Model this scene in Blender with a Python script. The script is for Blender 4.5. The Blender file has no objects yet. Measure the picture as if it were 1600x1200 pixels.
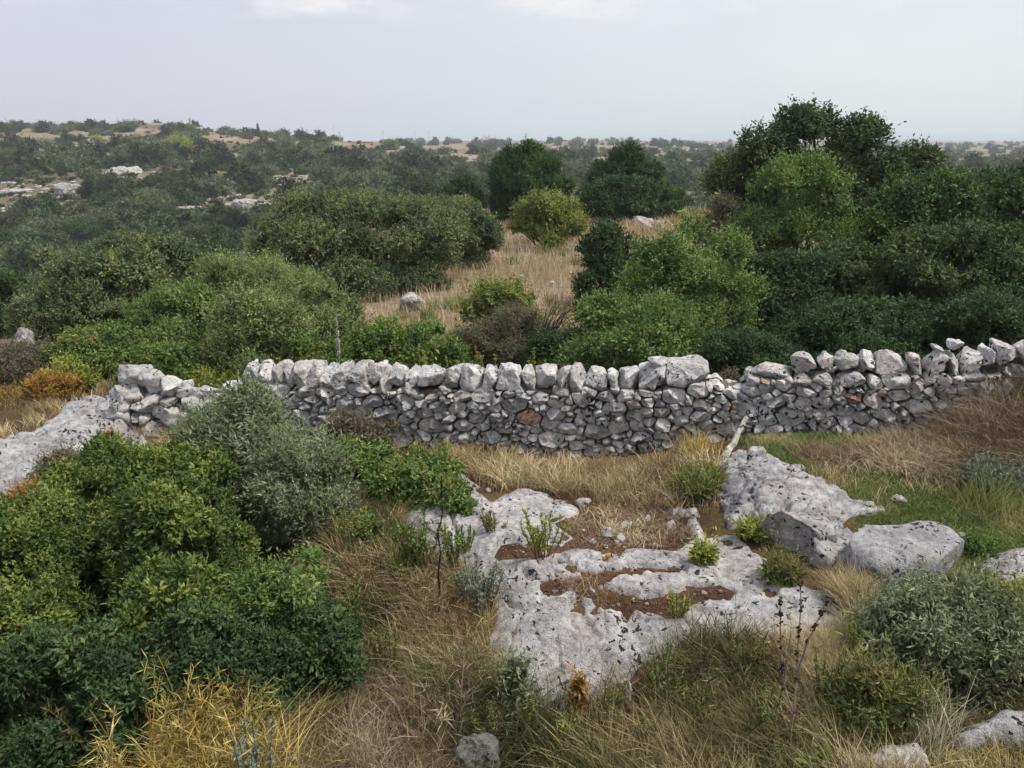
import bpy, math
import numpy as np
from mathutils import Vector, Matrix

rng = np.random.default_rng(11)
S = bpy.context.scene
COL = S.collection
# ------------------------------------------------------------------ camera
FPX, PITCH, CAMZ = 1256.0, math.radians(16.9), 4.82
cp, sp = math.cos(PITCH), math.sin(PITCH)
cam_d = bpy.data.cameras.new("camera")
cam = bpy.data.objects.new("camera", cam_d)
COL.objects.link(cam)
cam.location = (0, 0, CAMZ)
cam.rotation_euler = (math.pi / 2 - PITCH, 0, 0)
cam_d.sensor_width = 36
cam_d.lens = FPX / 1600 * 36
cam_d.clip_start = 0.1
cam_d.clip_end = 20000
S.camera = cam


def ray(u, v):
    a, b = (u - 800) / FPX, (600 - v) / FPX
    return np.array([a, cp + sp * b, -sp + cp * b])


def at(u, v, Y):
    d = ray(u, v)
    t = Y / d[1]
    return np.array([d[0] * t, Y, CAMZ + d[2] * t])


# ------------------------------------------------------------------ noise
def _h(i, j, k, s):
    n = (i * 374761393 + j * 668265263 + k * 2147483647 + s * 144665) & 0xFFFFFFFF
    n = ((n ^ (n >> 13)) * 1274126177) & 0xFFFFFFFF
    n = ((n ^ (n >> 16)) * 2246822519) & 0xFFFFFFFF
    return ((n ^ (n >> 15)) & 0xFFFFFF) / float(0xFFFFFF)


def vn(p, s=0):
    """value noise in -1..1 of points (N,3)"""
    p = np.asarray(p, float)
    i = np.floor(p).astype(np.int64)
    f = p - i
    f = f * f * f * (f * (f * 6 - 15) + 10)
    r = 0
    for a in (0, 1):
        wa = f[:, 0] if a else 1 - f[:, 0]
        for b in (0, 1):
            wb = f[:, 1] if b else 1 - f[:, 1]
            for c in (0, 1):
                wc = f[:, 2] if c else 1 - f[:, 2]
                r = r + wa * wb * wc * _h(i[:, 0] + a, i[:, 1] + b, i[:, 2] + c, s)
    return r * 2 - 1


def fbm(p, s=0, o=4, g=.5, l=2.03):
    p = np.asarray(p, float)
    r, a, t = 0, 1.0, 0
    for k in range(o):
        r = r + a * vn(p, s + k * 17)
        t += a
        a *= g
        p = p * l + 3.7
    return r / t * 1.5


def n2(x, y, f, s=0, o=4):
    x = np.asarray(x, float)
    return fbm(np.stack([x.ravel() * f, np.asarray(y, float).ravel() * f, np.full(x.size, .37)], 1), s, o).reshape(x.shape)


def sst(a, b, x):
    t = np.clip((x - a) / (b - a), 0, 1)
    return t * t * (3 - 2 * t)


# ------------------------------------------------------------------ terrain
CPT = np.array([(-14, 8, -1.5), (-14, 13, -.9), (-9, 13, -.1), (-7.3, 13.5, -.1), (-8, 11.5, -.15), (-4.8, 13.3, -.25), (-2, 12.7, -.2), (1, 12.2, -.13),
                (2.8, 11.9, .2), (3.7, 11.7, .41), (5, 11.4, .53), (6.2, 11.2, .68), (7.4, 11, 1.3), (9, 10.8, 1.9), (0, 10.3, 0), (-1.3, 9.6, -.1), (1.6, 10, -.08),
                (2.2, 9.5, -.1), (3.2, 9.8, .24), (2.9, 10.7, .33), (4, 9.6, .25), (5, 9, .15), (6.5, 9.2, .4), (8, 9, .75), (1.5, 8.8, -.05), (3, 8.2, -.08), (.5, 7.95, -.08),
                (2, 7.2, -.3), (.4, 6.9, -.75), (-1, 8, -.5), (-2.5, 9, -.5), (-3.5, 11, -.5), (-3, 7, -.9), (-6, 9, -.8), (-6, 6, -1.2), (-2.5, 5.75, -.6), (-3, 5, -.7), (0, 5.5, -.95),
                (1.6, 6, -.75), (3, 5.4, -.3), (4.5, 7.4, -.1), (5.5, 6, 0), (3, 4.5, .1), (0, 3.4, .2), (-4, 3, 0), (5, 3.5, .6), (-10, 5, -1.2), (0, 0, 3.1), (8, 5, .6), (-6, 0, 2.6), (6, 0, 3.1),
                (0, -5, 3.2), (-12, -4, 2), (12, -4, 3.2), (12, 8, 1.6), (12, 14, 1.6), (0, 15, 0), (-6, 16, 0), (5, 15, .3), (9, 15, .7), (0, 20, 0), (8, 20, .3), (-10, 19, .1)], float)
_d = np.sqrt(((CPT[:, None, :2] - CPT[None, :, :2]) ** 2).sum(2) + .25)
_w = np.linalg.solve(np.block([[_d, np.ones((len(CPT), 1))], [np.ones((1, len(CPT))), np.zeros((1, 1))]]), np.append(CPT[:, 2], 0))
YL = [0, 18, 24, 30, 45, 70, 95, 120, 145, 175, 220, 300, 360, 450, 600, 900, 1500, 9000]
ZL = [0, 0, -.8, -3, -9, -15, -17, -15, -11.5, -8.5, -4, 2, 7, 11.5, 12, 3, -4, -6]
YM = [0, 20, 54, 62, 80, 100, 150, 240, 300, 420, 600, 900, 1500, 2500, 9000]
ZM = [0, 0, .2, -1, -5, -7.5, -7, -6, -5.5, -4, -2.5, 1, 1.5, .5, -2]
YR = [0, 20, 54, 62, 80, 100, 180, 300, 600, 900, 1500, 2500, 9000]
ZR = [0, .2, .3, -1, -5, -7, -6.5, -6, -7, -6, -3.5, -2, -3]


def terr(x, y):
    x = np.asarray(x, float)
    y = np.asarray(y, float)
    sh = x.shape
    xf, yf = x.ravel(), y.ravel()
    ra = xf / np.maximum(yf, 1)
    wl = sst(-.26, -.5, ra)
    wl2 = np.where(yf > 60, sst(.02, -.5, ra), wl)
    wl = np.where(yf > 120, wl2, wl + (wl2 - wl) * np.clip((yf - 60) / 60, 0, 1))
    wr = sst(.05, .4, ra)
    zl, zm, zr = np.interp(yf, YL, ZL), np.interp(yf, YM, ZM), np.interp(yf, YR, ZR)
    z = zl * wl + (1 - wl) * (zm * (1 - wr) + zr * wr)
    far = sst(40, 400, yf)
    mid = sst(20, 45, yf)
    z = z + n2(xf, yf, .012, 5, 4) * (2.4 * far) + n2(xf, yf, .06, 8, 4) * (.7 * far + .25 * mid)
    nearm = 1 - sst(15.5, 21, yf)
    idx = np.nonzero(nearm > 0)[0]
    if len(idx):
        xi = np.clip(xf[idx], -16, 14)
        yi = np.clip(yf[idx], -8, 22)
        d = np.sqrt((xi[:, None] - CPT[None, :, 0]) ** 2 + (yi[:, None] - CPT[None, :, 1]) ** 2 + .25)
        zn = d @ _w[:-1] + _w[-1]
        zn = zn + n2(xf[idx], yf[idx], .9, 3, 4) * .035
        z[idx] = z[idx] * (1 - nearm[idx]) + zn * nearm[idx]
    return z.reshape(sh)


def T(x, y):
    return float(terr(np.array([x]), np.array([y]))[0])


def ground(u, v):
    d = ray(u, v)
    ts = np.geomspace(3, 1500, 900)
    x, y, z = d[0] * ts, d[1] * ts, CAMZ + d[2] * ts
    g = z - terr(x, y)
    k = np.nonzero(g < 0)[0]
    if not len(k):
        return np.array([x[-1], y[-1], T(x[-1], y[-1])])
    k = k[0]
    ts = np.linspace(ts[max(k - 1, 0)], ts[k], 40)
    x, y, z = d[0] * ts, d[1] * ts, CAMZ + d[2] * ts
    g = z - terr(x, y)
    k = np.nonzero(g < 0)[0]
    k = k[0] if len(k) else len(ts) - 1
    return np.array([x[k], y[k], z[k]])


def gpoly(pts):
    return np.array([ground(u, v)[:2] for u, v in pts])


def sdist(poly, X, Y):
    """signed distance to a polygon, positive inside"""
    P = np.asarray(poly, float)
    x, y = X.ravel(), Y.ravel()
    dm = np.full(x.size, 1e9)
    ins = np.zeros(x.size, bool)
    for a, b in zip(P, np.roll(P, -1, 0)):
        e = b - a
        t = np.clip(((x - a[0]) * e[0] + (y - a[1]) * e[1]) / (e @ e + 1e-12), 0, 1)
        dm = np.minimum(dm, np.hypot(x - a[0] - t * e[0], y - a[1] - t * e[1]))
        c = (a[1] > y) != (b[1] > y)
        with np.errstate(divide='ignore', invalid='ignore'):
            ins ^= c & (x < e[0] * (y - a[1]) / (e[1] + 1e-15) + a[0])
    return np.where(ins, dm, -dm).reshape(X.shape)


# ------------------------------------------------------------------ mesh helpers
def link(name, me, parent=None, loc=None):
    o = bpy.data.objects.new(name, me)
    COL.objects.link(o)
    if parent is not None:
        o.parent = parent
    if loc is not None:
        o.location = loc
    return o


def mesh(name, V, faces, mat, tint=None, parent=None, loc=None, smooth=False):
    """V (N,3), faces: list of int arrays (M,k); tint (N,3) linear colours"""
    me = bpy.data.meshes.new(name)
    V = np.asarray(V, np.float32)
    faces = [np.asarray(f, np.int32) for f in faces if len(f)]
    me.vertices.add(len(V))
    me.vertices.foreach_set("co", V.ravel())
    li = np.concatenate([f.ravel() for f in faces])
    lt = np.concatenate([np.full(len(f), f.shape[1], np.int32) for f in faces])
    ls = np.concatenate([[0], np.cumsum(lt)[:-1]]).astype(np.int32)
    me.loops.add(len(li))
    me.loops.foreach_set("vertex_index", li)
    me.polygons.add(len(lt))
    me.polygons.foreach_set("loop_start", ls)
    me.polygons.foreach_set("loop_total", lt)
    me.polygons.foreach_set("use_smooth", np.full(len(lt), smooth, bool))
    me.materials.append(mat)
    if tint is not None:
        a = me.color_attributes.new("tint", 'FLOAT_COLOR', 'POINT')
        c = np.ones((len(V), 4), np.float32)
        c[:, :3] = tint
        a.data.foreach_set("color", c.ravel())
    me.update(calc_edges=True)
    return link(name, me, parent, loc)


def tag(o, label, cat, group=None, kind=None):
    if len(label.split()) > 16:
        print('LONG', len(label.split()), label)
    o["label"] = label
    o["category"] = cat
    if group:
        o["group"] = group
    if kind:
        o["kind"] = kind
    return o


def empty(name, loc, label, cat, group=None):
    o = bpy.data.objects.new(name, None)
    COL.objects.link(o)
    o.location = [float(c) for c in loc]
    o.empty_display_size = .2
    return tag(o, label, cat, group)


def copy_tree(o, parent=None):
    c = o.copy()
    COL.objects.link(c)
    if parent is not None:
        c.parent = parent
    for ch in list(o.children):
        copy_tree(ch, c)
    return c


class MB:
    def __init__(s):
        s.V, s.F, s.C, s.n = [], {}, [], 0

    def add(s, V, faces, col=None):
        V = np.asarray(V, float)
        for f in faces:
            f = np.asarray(f, np.int64)
            if len(f):
                s.F.setdefault(f.shape[1], []).append(f + s.n)
        s.V.append(V)
        s.C.append(np.broadcast_to(np.asarray((.3, .3, .3) if col is None else col, float), (len(V), 3)))
        s.n += len(V)

    def build(s, name, mat, parent=None, loc=None, smooth=False):
        return mesh(name, np.concatenate(s.V), [np.concatenate(f) for f in s.F.values()], mat, np.concatenate(s.C), parent, loc, smooth)


def tube(pts, radii, sides=6, col=(.1, .07, .05)):
    pts = np.asarray(pts, float)
    n = len(pts)
    radii = np.broadcast_to(np.asarray(radii, float), (n,))
    tang = np.gradient(pts, axis=0)
    tang /= np.linalg.norm(tang, axis=1, keepdims=True) + 1e-9
    ref = np.where(np.abs(tang[:, 2:3]) > .9, np.array([[1., 0, 0]]), np.array([[0, 0, 1.]]))
    a = np.cross(tang, ref)
    a /= np.linalg.norm(a, axis=1, keepdims=True) + 1e-9
    b = np.cross(tang, a)
    th = np.arange(sides) * 2 * math.pi / sides
    V = pts[:, None] + radii[:, None, None] * (np.cos(th)[None, :, None] * a[:, None] + np.sin(th)[None, :, None] * b[:, None])
    V = V.reshape(-1, 3)
    i = np.arange(n - 1)[:, None] * sides
    j = np.arange(sides)[None]
    k = (j + 1) % sides
    F = np.stack([i + j, i + k, i + sides + k, i + sides + j], 2).reshape(-1, 4)
    V = np.concatenate([V, pts[[0]], pts[[-1]]])
    c0, c1 = n * sides, n * sides + 1
    jj = np.arange(sides)
    kk = (jj + 1) % sides
    F3 = np.concatenate([np.stack([np.full(sides, c0), kk, jj], 1), np.stack([np.full(sides, c1), (n - 1) * sides + jj, (n - 1) * sides + kk], 1)])
    return V, [F, F3], col


def wob(a, b, n, amp, r=None):
    r = r or rng
    a, b = np.asarray(a, float), np.asarray(b, float)
    t = np.linspace(0, 1, n)[:, None]
    p = a + (b - a) * t
    p[1:-1] += r.normal(0, amp, (n - 2, 3)) if n > 2 else 0
    return p


# ------------------------------------------------------------------ materials
def nd(nt, typ, **kw):
    n = nt.nodes.new(typ)
    for k, v in kw.items():
        setattr(n, k, v)
    return n


def base_mat(name, rough=.85, spec=.2):
    m = bpy.data.materials.new(name)
    m.use_nodes = True
    b = m.node_tree.nodes["Principled BSDF"]
    b.inputs["Roughness"].default_value = rough
    b.inputs["Specular IOR Level"].default_value = spec
    return m, m.node_tree, b


def leaf_mat(name, trans=.25, rough=.5, spec=.3):
    m, nt, b = base_mat(name, rough, spec)
    a = nd(nt, "ShaderNodeVertexColor", layer_name="tint")
    nt.links.new(a.outputs["Color"], b.inputs["Base Color"])
    if trans:
        t = nd(nt, "ShaderNodeBsdfTranslucent")
        hs = nd(nt, "ShaderNodeHueSaturation")
        hs.inputs["Saturation"].default_value = 1.15
        hs.inputs["Value"].default_value = 1.1
        nt.links.new(a.outputs["Color"], hs.inputs["Color"])
        nt.links.new(hs.outputs["Color"], t.inputs["Color"])
        mx = nd(nt, "ShaderNodeMixShader")
        mx.inputs[0].default_value = trans
        nt.links.new(b.outputs[0], mx.inputs[1])
        nt.links.new(t.outputs[0], mx.inputs[2])
        nt.links.new(mx.outputs[0], nt.nodes["Material Output"].inputs[0])
    return m


def mixc(nt, fac, a, b, mode='MIX'):
    n = nd(nt, "ShaderNodeMix", data_type='RGBA', blend_type=mode)
    for sock, v in ((n.inputs[0], fac), (n.inputs[6], a), (n.inputs[7], b)):
        if hasattr(v, "is_linked") or hasattr(v, "links"):
            nt.links.new(v, sock)
        elif isinstance(v, (int, float)):
            sock.default_value = v
        else:
            sock.default_value = (*v, 1)
    return n.outputs[2]


def ramp(nt, src, a, b):
    n = nd(nt, "ShaderNodeMapRange", interpolation_type='SMOOTHSTEP')
    n.inputs[1].default_value = a
    n.inputs[2].default_value = b
    nt.links.new(src, n.inputs[0])
    return n.outputs[0]


def noise(nt, vec, scale, detail=5, rough=.6, dist=0):
    n = nd(nt, "ShaderNodeTexNoise")
    n.inputs["Scale"].default_value = scale
    n.inputs["Detail"].default_value = detail
    n.inputs["Roughness"].default_value = rough
    n.inputs["Distortion"].default_value = dist
    nt.links.new(vec, n.inputs["Vector"])
    return n.outputs[0]


def stone_mat(name, tinted=True, col=(.40, .40, .405), dark=.5, bump=.6, speck=.62):
    """weathered limestone: grey patina, pale rubbed areas, black specks of lichen and painted pit shade, rare orange lichen"""
    m, nt, b = base_mat(name, .92, .12)
    geo = nd(nt, "ShaderNodeNewGeometry")
    pos = geo.outputs["Position"]
    n1 = noise(nt, pos, 3.2, 6, .65)
    n2_ = noise(nt, pos, 14, 6, .7)
    n3 = noise(nt, pos, 15, 3, .5, .5)
    n4 = noise(nt, pos, 55, 3, .6)
    c = mixc(nt, ramp(nt, n1, .35, .68), tuple(x * .72 for x in col), tuple(x * 1.16 for x in col))
    c = mixc(nt, ramp(nt, n2_, .4, .66), c, mixc(nt, 1.0, c, (.62, .62, .64), 'MULTIPLY'))
    c = mixc(nt, ramp(nt, n4, .3, .7), c, mixc(nt, 1.0, c, (1.14, 1.12, 1.09), 'MULTIPLY'))
    if tinted:
        a = nd(nt, "ShaderNodeVertexColor", layer_name="tint")
        c = mixc(nt, 1.0, c, a.outputs["Color"], 'MULTIPLY')
    n7 = noise(nt, pos, 1.1, 3, .5)
    c = mixc(nt, ramp(nt, n7, .45, .7), c, mixc(nt, 1.0, c, (1.05, 1.0, .96), 'MULTIPLY'))
    ma = nd(nt, "ShaderNodeMath", operation='MULTIPLY_ADD')
    nt.links.new(noise(nt, pos, 1.9, 4, .6), ma.inputs[0])
    ma.inputs[1].default_value = .55
    nt.links.new(n3, ma.inputs[2])
    sp_ = ramp(nt, ma.outputs[0], speck + .285, speck + .315)
    lich_pit = mixc(nt, .95, c, (.018, .018, .02))  # near black serves as lichen and as shade painted into small pits
    c = mixc(nt, sp_, c, lich_pit)
    n5 = noise(nt, pos, 1.7, 4, .6)
    n6 = noise(nt, pos, 23, 3, .6)
    mm = nd(nt, "ShaderNodeMath", operation='MULTIPLY')
    nt.links.new(ramp(nt, n5, .66, .72), mm.inputs[0])
    nt.links.new(ramp(nt, n6, .5, .6), mm.inputs[1])
    c = mixc(nt, mm.outputs[0], c, (.38, .20, .06))
    nt.links.new(c, b.inputs["Base Color"])
    h = nd(nt, "ShaderNodeMath", operation='MULTIPLY_ADD')
    nt.links.new(n2_, h.inputs[0])
    h.inputs[1].default_value = 1.0
    nt.links.new(n4, h.inputs[2])
    h2 = nd(nt, "ShaderNodeMath", operation='MULTIPLY_ADD')
    nt.links.new(sp_, h2.inputs[0])
    h2.inputs[1].default_value = -.8
    nt.links.new(h.outputs[0], h2.inputs[2])
    bp = nd(nt, "ShaderNodeBump")
    bp.inputs["Strength"].default_value = bump
    bp.inputs["Distance"].default_value = .03
    nt.links.new(h2.outputs[0], bp.inputs["Height"])
    nt.links.new(bp.outputs[0], b.inputs["Normal"])
    return m


def ground_mat():
    m, nt, b = base_mat("ground_soil", .95, .08)
    geo = nd(nt, "ShaderNodeNewGeometry")
    pos = geo.outputs["Position"]
    a = nd(nt, "ShaderNodeVertexColor", layer_name="tint")
    n1 = noise(nt, pos, 2.2, 8, .65)
    n2_ = noise(nt, pos, 22, 6, .7)
    c = mixc(nt, ramp(nt, n1, .3, .7), mixc(nt, 1.0, a.outputs["Color"], (.65, .62, .6), 'MULTIPLY'), mixc(nt, 1.0, a.outputs["Color"], (1.3, 1.25, 1.2), 'MULTIPLY'))
    c = mixc(nt, ramp(nt, n2_, .35, .65), mixc(nt, 1.0, c, (.55, .53, .5), 'MULTIPLY'), c)
    nt.links.new(c, b.inputs["Base Color"])
    bp = nd(nt, "ShaderNodeBump")
    bp.inputs["Strength"].default_value = .7
    bp.inputs["Distance"].default_value = .05
    nt.links.new(n2_, bp.inputs["Height"])
    nt.links.new(bp.outputs[0], b.inputs["Normal"])
    return m


M_LEAF = leaf_mat("leaf_surface", .2, .55, .12)
M_GRASS = leaf_mat("grass_blade", .2, .6, .15)
M_BARK, _nt, _b = base_mat("bark", .9, .1)
_a = nd(_nt, "ShaderNodeVertexColor", layer_name="tint")
_g = nd(_nt, "ShaderNodeNewGeometry")
_nt.links.new(mixc(_nt, ramp(_nt, noise(_nt, _g.outputs["Position"], 30, 5, .7), .3, .7), mixc(_nt, 1.0, _a.outputs["Color"], (.55, .5, .5), 'MULTIPLY'), _a.outputs["Color"]), _b.inputs["Base Color"])
M_STONE = stone_mat("limestone_wall", True, (.48, .48, .485), bump=.8, speck=.635)
M_ROCK = stone_mat("limestone_rock", True, (.44, .435, .44), bump=.95, speck=.626)
M_GROUND = ground_mat()
M_PLASTER, _nt, _b = base_mat("plaster", .9, .1)
_a = nd(_nt, "ShaderNodeVertexColor", layer_name="tint")
_g = nd(_nt, "ShaderNodeNewGeometry")
_nt.links.new(mixc(_nt, noise(_nt, _g.outputs["Position"], .8, 4, .6), mixc(_nt, 1.0, _a.outputs["Color"], (.8, .78, .75), 'MULTIPLY'), _a.outputs["Color"]), _b.inputs["Base Color"])

# ------------------------------------------------------------------ ground sheet
POCK = {
    'a': [(885, 906), (950, 889), (1055, 888), (1074, 893), (1060, 898), (1000, 902), (960, 909), (938, 919), (965, 928), (1010, 934), (1060, 929), (1075, 919), (1120, 915), (1158, 928), (1140, 940), (1075, 947), (1056, 963), (1012, 966), (965, 955), (915, 938), (860, 930), (850, 916)],
    'b': [(930, 868), (960, 861), (985, 870), (965, 879), (938, 876)],
    'c': [(870, 862), (905, 850), (912, 800), (1000, 790), (1060, 800), (1085, 840), (1060, 860), (1000, 866), (960, 858)],
    'd': [(770, 868), (800, 848), (830, 858), (815, 885), (775, 882)],
}
POCKW = {k: gpoly(v) for k, v in POCK.items()}
GREEN = gpoly([(1180, 685), (1420, 690), (1380, 760), (1600, 770), (1600, 880), (1500, 885), (1380, 850), (1340, 800), (1270, 760), (1200, 710)])


def build_ground():
    ys = np.concatenate([np.linspace(-14, 4, 30)[:-1], np.arange(4, 15, .055), np.geomspace(15, 60, 90)[1:], np.geomspace(60, 7000, 210)[1:]])
    w = np.maximum(16, 13 + 1.25 * ys)
    s = np.linspace(-1, 1, 460)
    s = np.sign(s) * np.abs(s) ** 1.15
    X = s[None] * w[:, None]
    Y = np.repeat(ys[:, None], len(s), 1)
    Z = terr(X, Y)
    near = (1 - sst(14, 17, Y))
    # cover colours
    soil = np.array([.115, .068, .045])
    litter = np.array([.12, .085, .045])
    green = np.array([.06, .085, .022])
    dry = np.array([.22, .15, .08])
    farc = np.array([.27, .245, .19])
    rockc = np.array([.36, .33, .29])
    n = n2(X, Y, .7, 21)[..., None]
    C = litter + (dry - litter) * sst(-.1, .6, n)
    C = C + (green * .8 - C) * sst(.15, .7, n2(X, Y, .45, 33)[..., None])
    sd = sdist(GREEN, X, Y) + n2(X, Y, 1.2, 4) * .5
    C = C + (green - C) * (sst(-.2, .5, sd) * .85)[..., None]
    for k, p in POCKW.items():
        sd = sdist(p, X, Y)
        C = C + (soil - C) * sst(-.25, .02, sd)[..., None]
    fm = n2(X, Y, .05, 44)[..., None]
    F = farc + (np.array([.30, .22, .13]) - farc) * sst(-.2, .4, fm)
    F = F + (rockc - F) * sst(.2, .5, n2(X, Y, .11, 45)[..., None])
    F = F + (np.array([.17, .14, .09]) - F) * sst(.0, .4, n2(X, Y, .035, 46)[..., None])
    midc = np.array([.28, .225, .155]) + n2(X, Y, .3, 47)[..., None] * .05
    m1 = sst(15, 19, Y)[..., None]
    m2 = sst(56, 75, Y)[..., None]
    C = C * (1 - m1) + m1 * (midc * (1 - m2) + F * m2)
    ny, nx = X.shape
    i = np.arange(ny - 1)[:, None] * nx + np.arange(nx - 1)[None]
    Fc = np.stack([i, i + 1, i + nx + 1, i + nx], 2).reshape(-1, 4)
    o = mesh("ground", np.stack([X, Y, Z], 2).reshape(-1, 3), [Fc], M_GROUND, np.clip(C, .01, 1).reshape(-1, 3), smooth=True)
    o["kind"] = "structure"


build_ground()


# ------------------------------------------------------------------ rocks
SLABS = []


def rock_patch(name, label, poly_px, h, edge=.12, pockets=(), res=.028, step=.0, lump=.05, tint=(1, 1, 1), cat="rock", seed=0, warp=.12, cell=0, off=0, crack=.05):
    P = gpoly(poly_px)
    SLABS.append(P)
    x0, y0 = P.min(0) - .4
    x1, y1 = P.max(0) + .4
    xs, ys = np.arange(x0, x1, res), np.arange(y0, y1, res)
    X, Y = np.meshgrid(xs, ys)
    sd = sdist(P, X, Y) + warp * n2(X, Y, 1.4, 60 + seed, 4) + .035 * n2(X, Y, 7, 61 + seed, 3)
    e = h * (1 - np.exp(-np.maximum(sd, 0) / edge)) + 3.5 * np.minimum(sd, 0)
    top = n2(X, Y, 1.1, 62 + seed, 5) * lump * 1.6
    if step:
        q = (top + h) / step
        q = np.floor(q) + sst(.72, 1, q - np.floor(q))
        top = top * .4 + .6 * (q * step - h)
    ins = sst(0, .1, sd)
    if cell:
        rr = np.random.default_rng(seed + 4000)
        gx = np.arange(x0 - cell, x1 + cell, cell * 1.35)
        gy = np.arange(y0 - cell, y1 + cell, cell * .8)
        pts = np.array([(p, q) for p in gx for q in gy]) + rr.uniform(-.42, .42, (len(gx) * len(gy), 2)) * np.array([cell * 1.35, cell * .8])
        Xw = X + .10 * n2(X, Y, 2.2, 81 + seed, 3)
        Yw = Y + .10 * n2(X, Y, 2.2, 82 + seed, 3)
        d1 = np.full(X.shape, 9.)
        d2_ = np.full(X.shape, 9.)
        who = np.zeros(X.shape, int)
        for i_, (p, q) in enumerate(pts):
            d_ = np.hypot((Xw - p) / 1.3, Yw - q)
            nw = d_ < d1
            d2_ = np.where(nw, d1, np.minimum(d2_, d_))
            who = np.where(nw, i_, who)
            d1 = np.where(nw, d_, d1)
        ho = rr.uniform(-1, 1, len(pts)) * off
        tx, ty = rr.normal(0, off * .9, len(pts)), rr.normal(0, off * .9, len(pts))
        gap = d2_ - d1
        blk = ho[who] + tx[who] * (X - pts[who, 0]) + ty[who] * (Y - pts[who, 1])
        cm = sst(-.25, .15, n2(X, Y, .9, 83 + seed, 2))
        e = e + (blk * sst(0, .05, gap) - crack * (1 - sst(.006, .05, gap)) * cm) * ins
    e = e + top * ins
    pit = sst(.30, .52, n2(X, Y, 5.5, 63 + seed, 3)) * sst(-.2, .25, n2(X, Y, 1.0, 66 + seed, 2))
    crk = 1 - sst(.0, .05, np.abs(n2(X, Y, 1.5, 69 + seed, 4)))
    pit = np.maximum(pit * .8, crk * .6 * sst(-.05, .3, n2(X, Y, .8, 70 + seed, 2)))
    e = e - pit * (.06 + lump * .6) * ins + n2(X, Y, 12, 64 + seed, 3) * .009 + n2(X, Y, 35, 65 + seed, 2) * .004
    for p in pockets:
        sp_ = sdist(p, X, Y) + .10 * n2(X, Y, 2.6, 67 + seed, 3) + .03 * n2(X, Y, 12, 68 + seed, 2)
        e = np.where(sp_ > -.1, e - sst(-.03, .03, sp_) * (np.maximum(e, 0) + .025), e)
    Z = terr(X, Y) + e
    ny, nx = X.shape
    i = np.arange(ny - 1)[:, None] * nx + np.arange(nx - 1)[None]
    F = np.stack([i, i + 1, i + nx + 1, i + nx], 2).reshape(-1, 4)
    keep = (e.ravel()[F].max(1) > -.16)
    F = F[keep]
    used = np.unique(F)
    mp = np.full(nx * ny, -1)
    mp[used] = np.arange(len(used))
    V = np.stack([X, Y, Z], 2).reshape(-1, 3)[used]
    loc = np.array([P[:, 0].mean(), P[:, 1].mean(), 0])
    loc[2] = T(loc[0], loc[1])
    o = mesh(name, V - loc, [mp[F]], M_ROCK, np.tile(tint, (len(V), 1)), loc=loc, smooth=True)
    return tag(o, label, cat)


_ICO = {}


def ico(n):
    if n not in _ICO:
        import bmesh
        bm = bmesh.new()
        bmesh.ops.create_icosphere(bm, subdivisions=n, radius=1)
        V = np.array([v.co[:] for v in bm.verts])
        F = np.array([[v.index for v in f.verts] for f in bm.faces])
        bm.free()
        _ICO[n] = (V, F)
    return _ICO[n]


def blob(size, seed, sub=4, box=.55, cuts=9, rough=.08, pits=.0, r=None):
    """a chunky fractured stone of the given full size, centred on the origin"""
    r = np.random.default_rng(seed)
    V, F = ico(sub)
    d = V / np.linalg.norm(V, axis=1, keepdims=True)
    # superellipsoid
    p = 2 + 6 * box
    rad = 1 / (np.abs(d) ** p).sum(1) ** (1 / p)
    q = d * rad[:, None]
    for _ in range(cuts):
        n = r.normal(size=3)
        n /= np.linalg.norm(n)
        lim = r.uniform(.62, .95)
        k = np.maximum(q @ n - lim, 0)
        q = q - k[:, None] * n * .97
    size = np.asarray(size, float) / 2
    off = r.uniform(-50, 50, 3)
    sc = 1.0
    q = q * size
    m = size.min()
    nn = fbm(q / m * .9 + off, seed, 4)
    q = q + d * (nn * rough * m * 1.5)[:, None] + d * (fbm(q / m * 4 + off, seed + 5, 3) * rough * m * .45)[:, None]
    if pits:
        k = sst(.32, .5, fbm(q / m * (2.6 if sub < 6 else 5.5) + off, seed + 9, 1)) * (1 if sub < 6 else sst(-.2, .2, vn(q / m * 1.2 + off, seed + 8)) * 1.6)
        q = q - d * (k * pits)[:, None]
    ext = q.max(0) - q.min(0)
    q = (q - (q.max(0) + q.min(0)) / 2) * (size * 2 / ext)
    return q, F


def boulder(name, label, box, Y, depth, seed, sub=6, boxy=.5, cuts=10, rough=.09, pits=.03, sink=.1, tint=(1, 1, 1), rot=0, cat="boulder", mat=None):
    u0, v0, u1, v1 = box
    a, b = at((u0 + u1) / 2, v0, Y), at((u0 + u1) / 2, v1, Y)
    w = at(u1, v1, Y)[0] - at(u0, v1, Y)[0]
    h = a[2] - b[2] + sink
    q, F = blob((w, depth, h), seed, sub, boxy, cuts, rough, pits)
    c, s = math.cos(rot), math.sin(rot)
    q = q @ np.array([[c, s, 0], [-s, c, 0], [0, 0, 1]])
    loc = np.array([(a[0] + b[0]) / 2, Y, b[2] - sink])
    q[:, 2] += h / 2
    o = mesh(name, q, [F], mat or M_ROCK, np.tile(tint, (len(q), 1)), loc=loc, smooth=True)
    return tag(o, label, cat)


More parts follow.
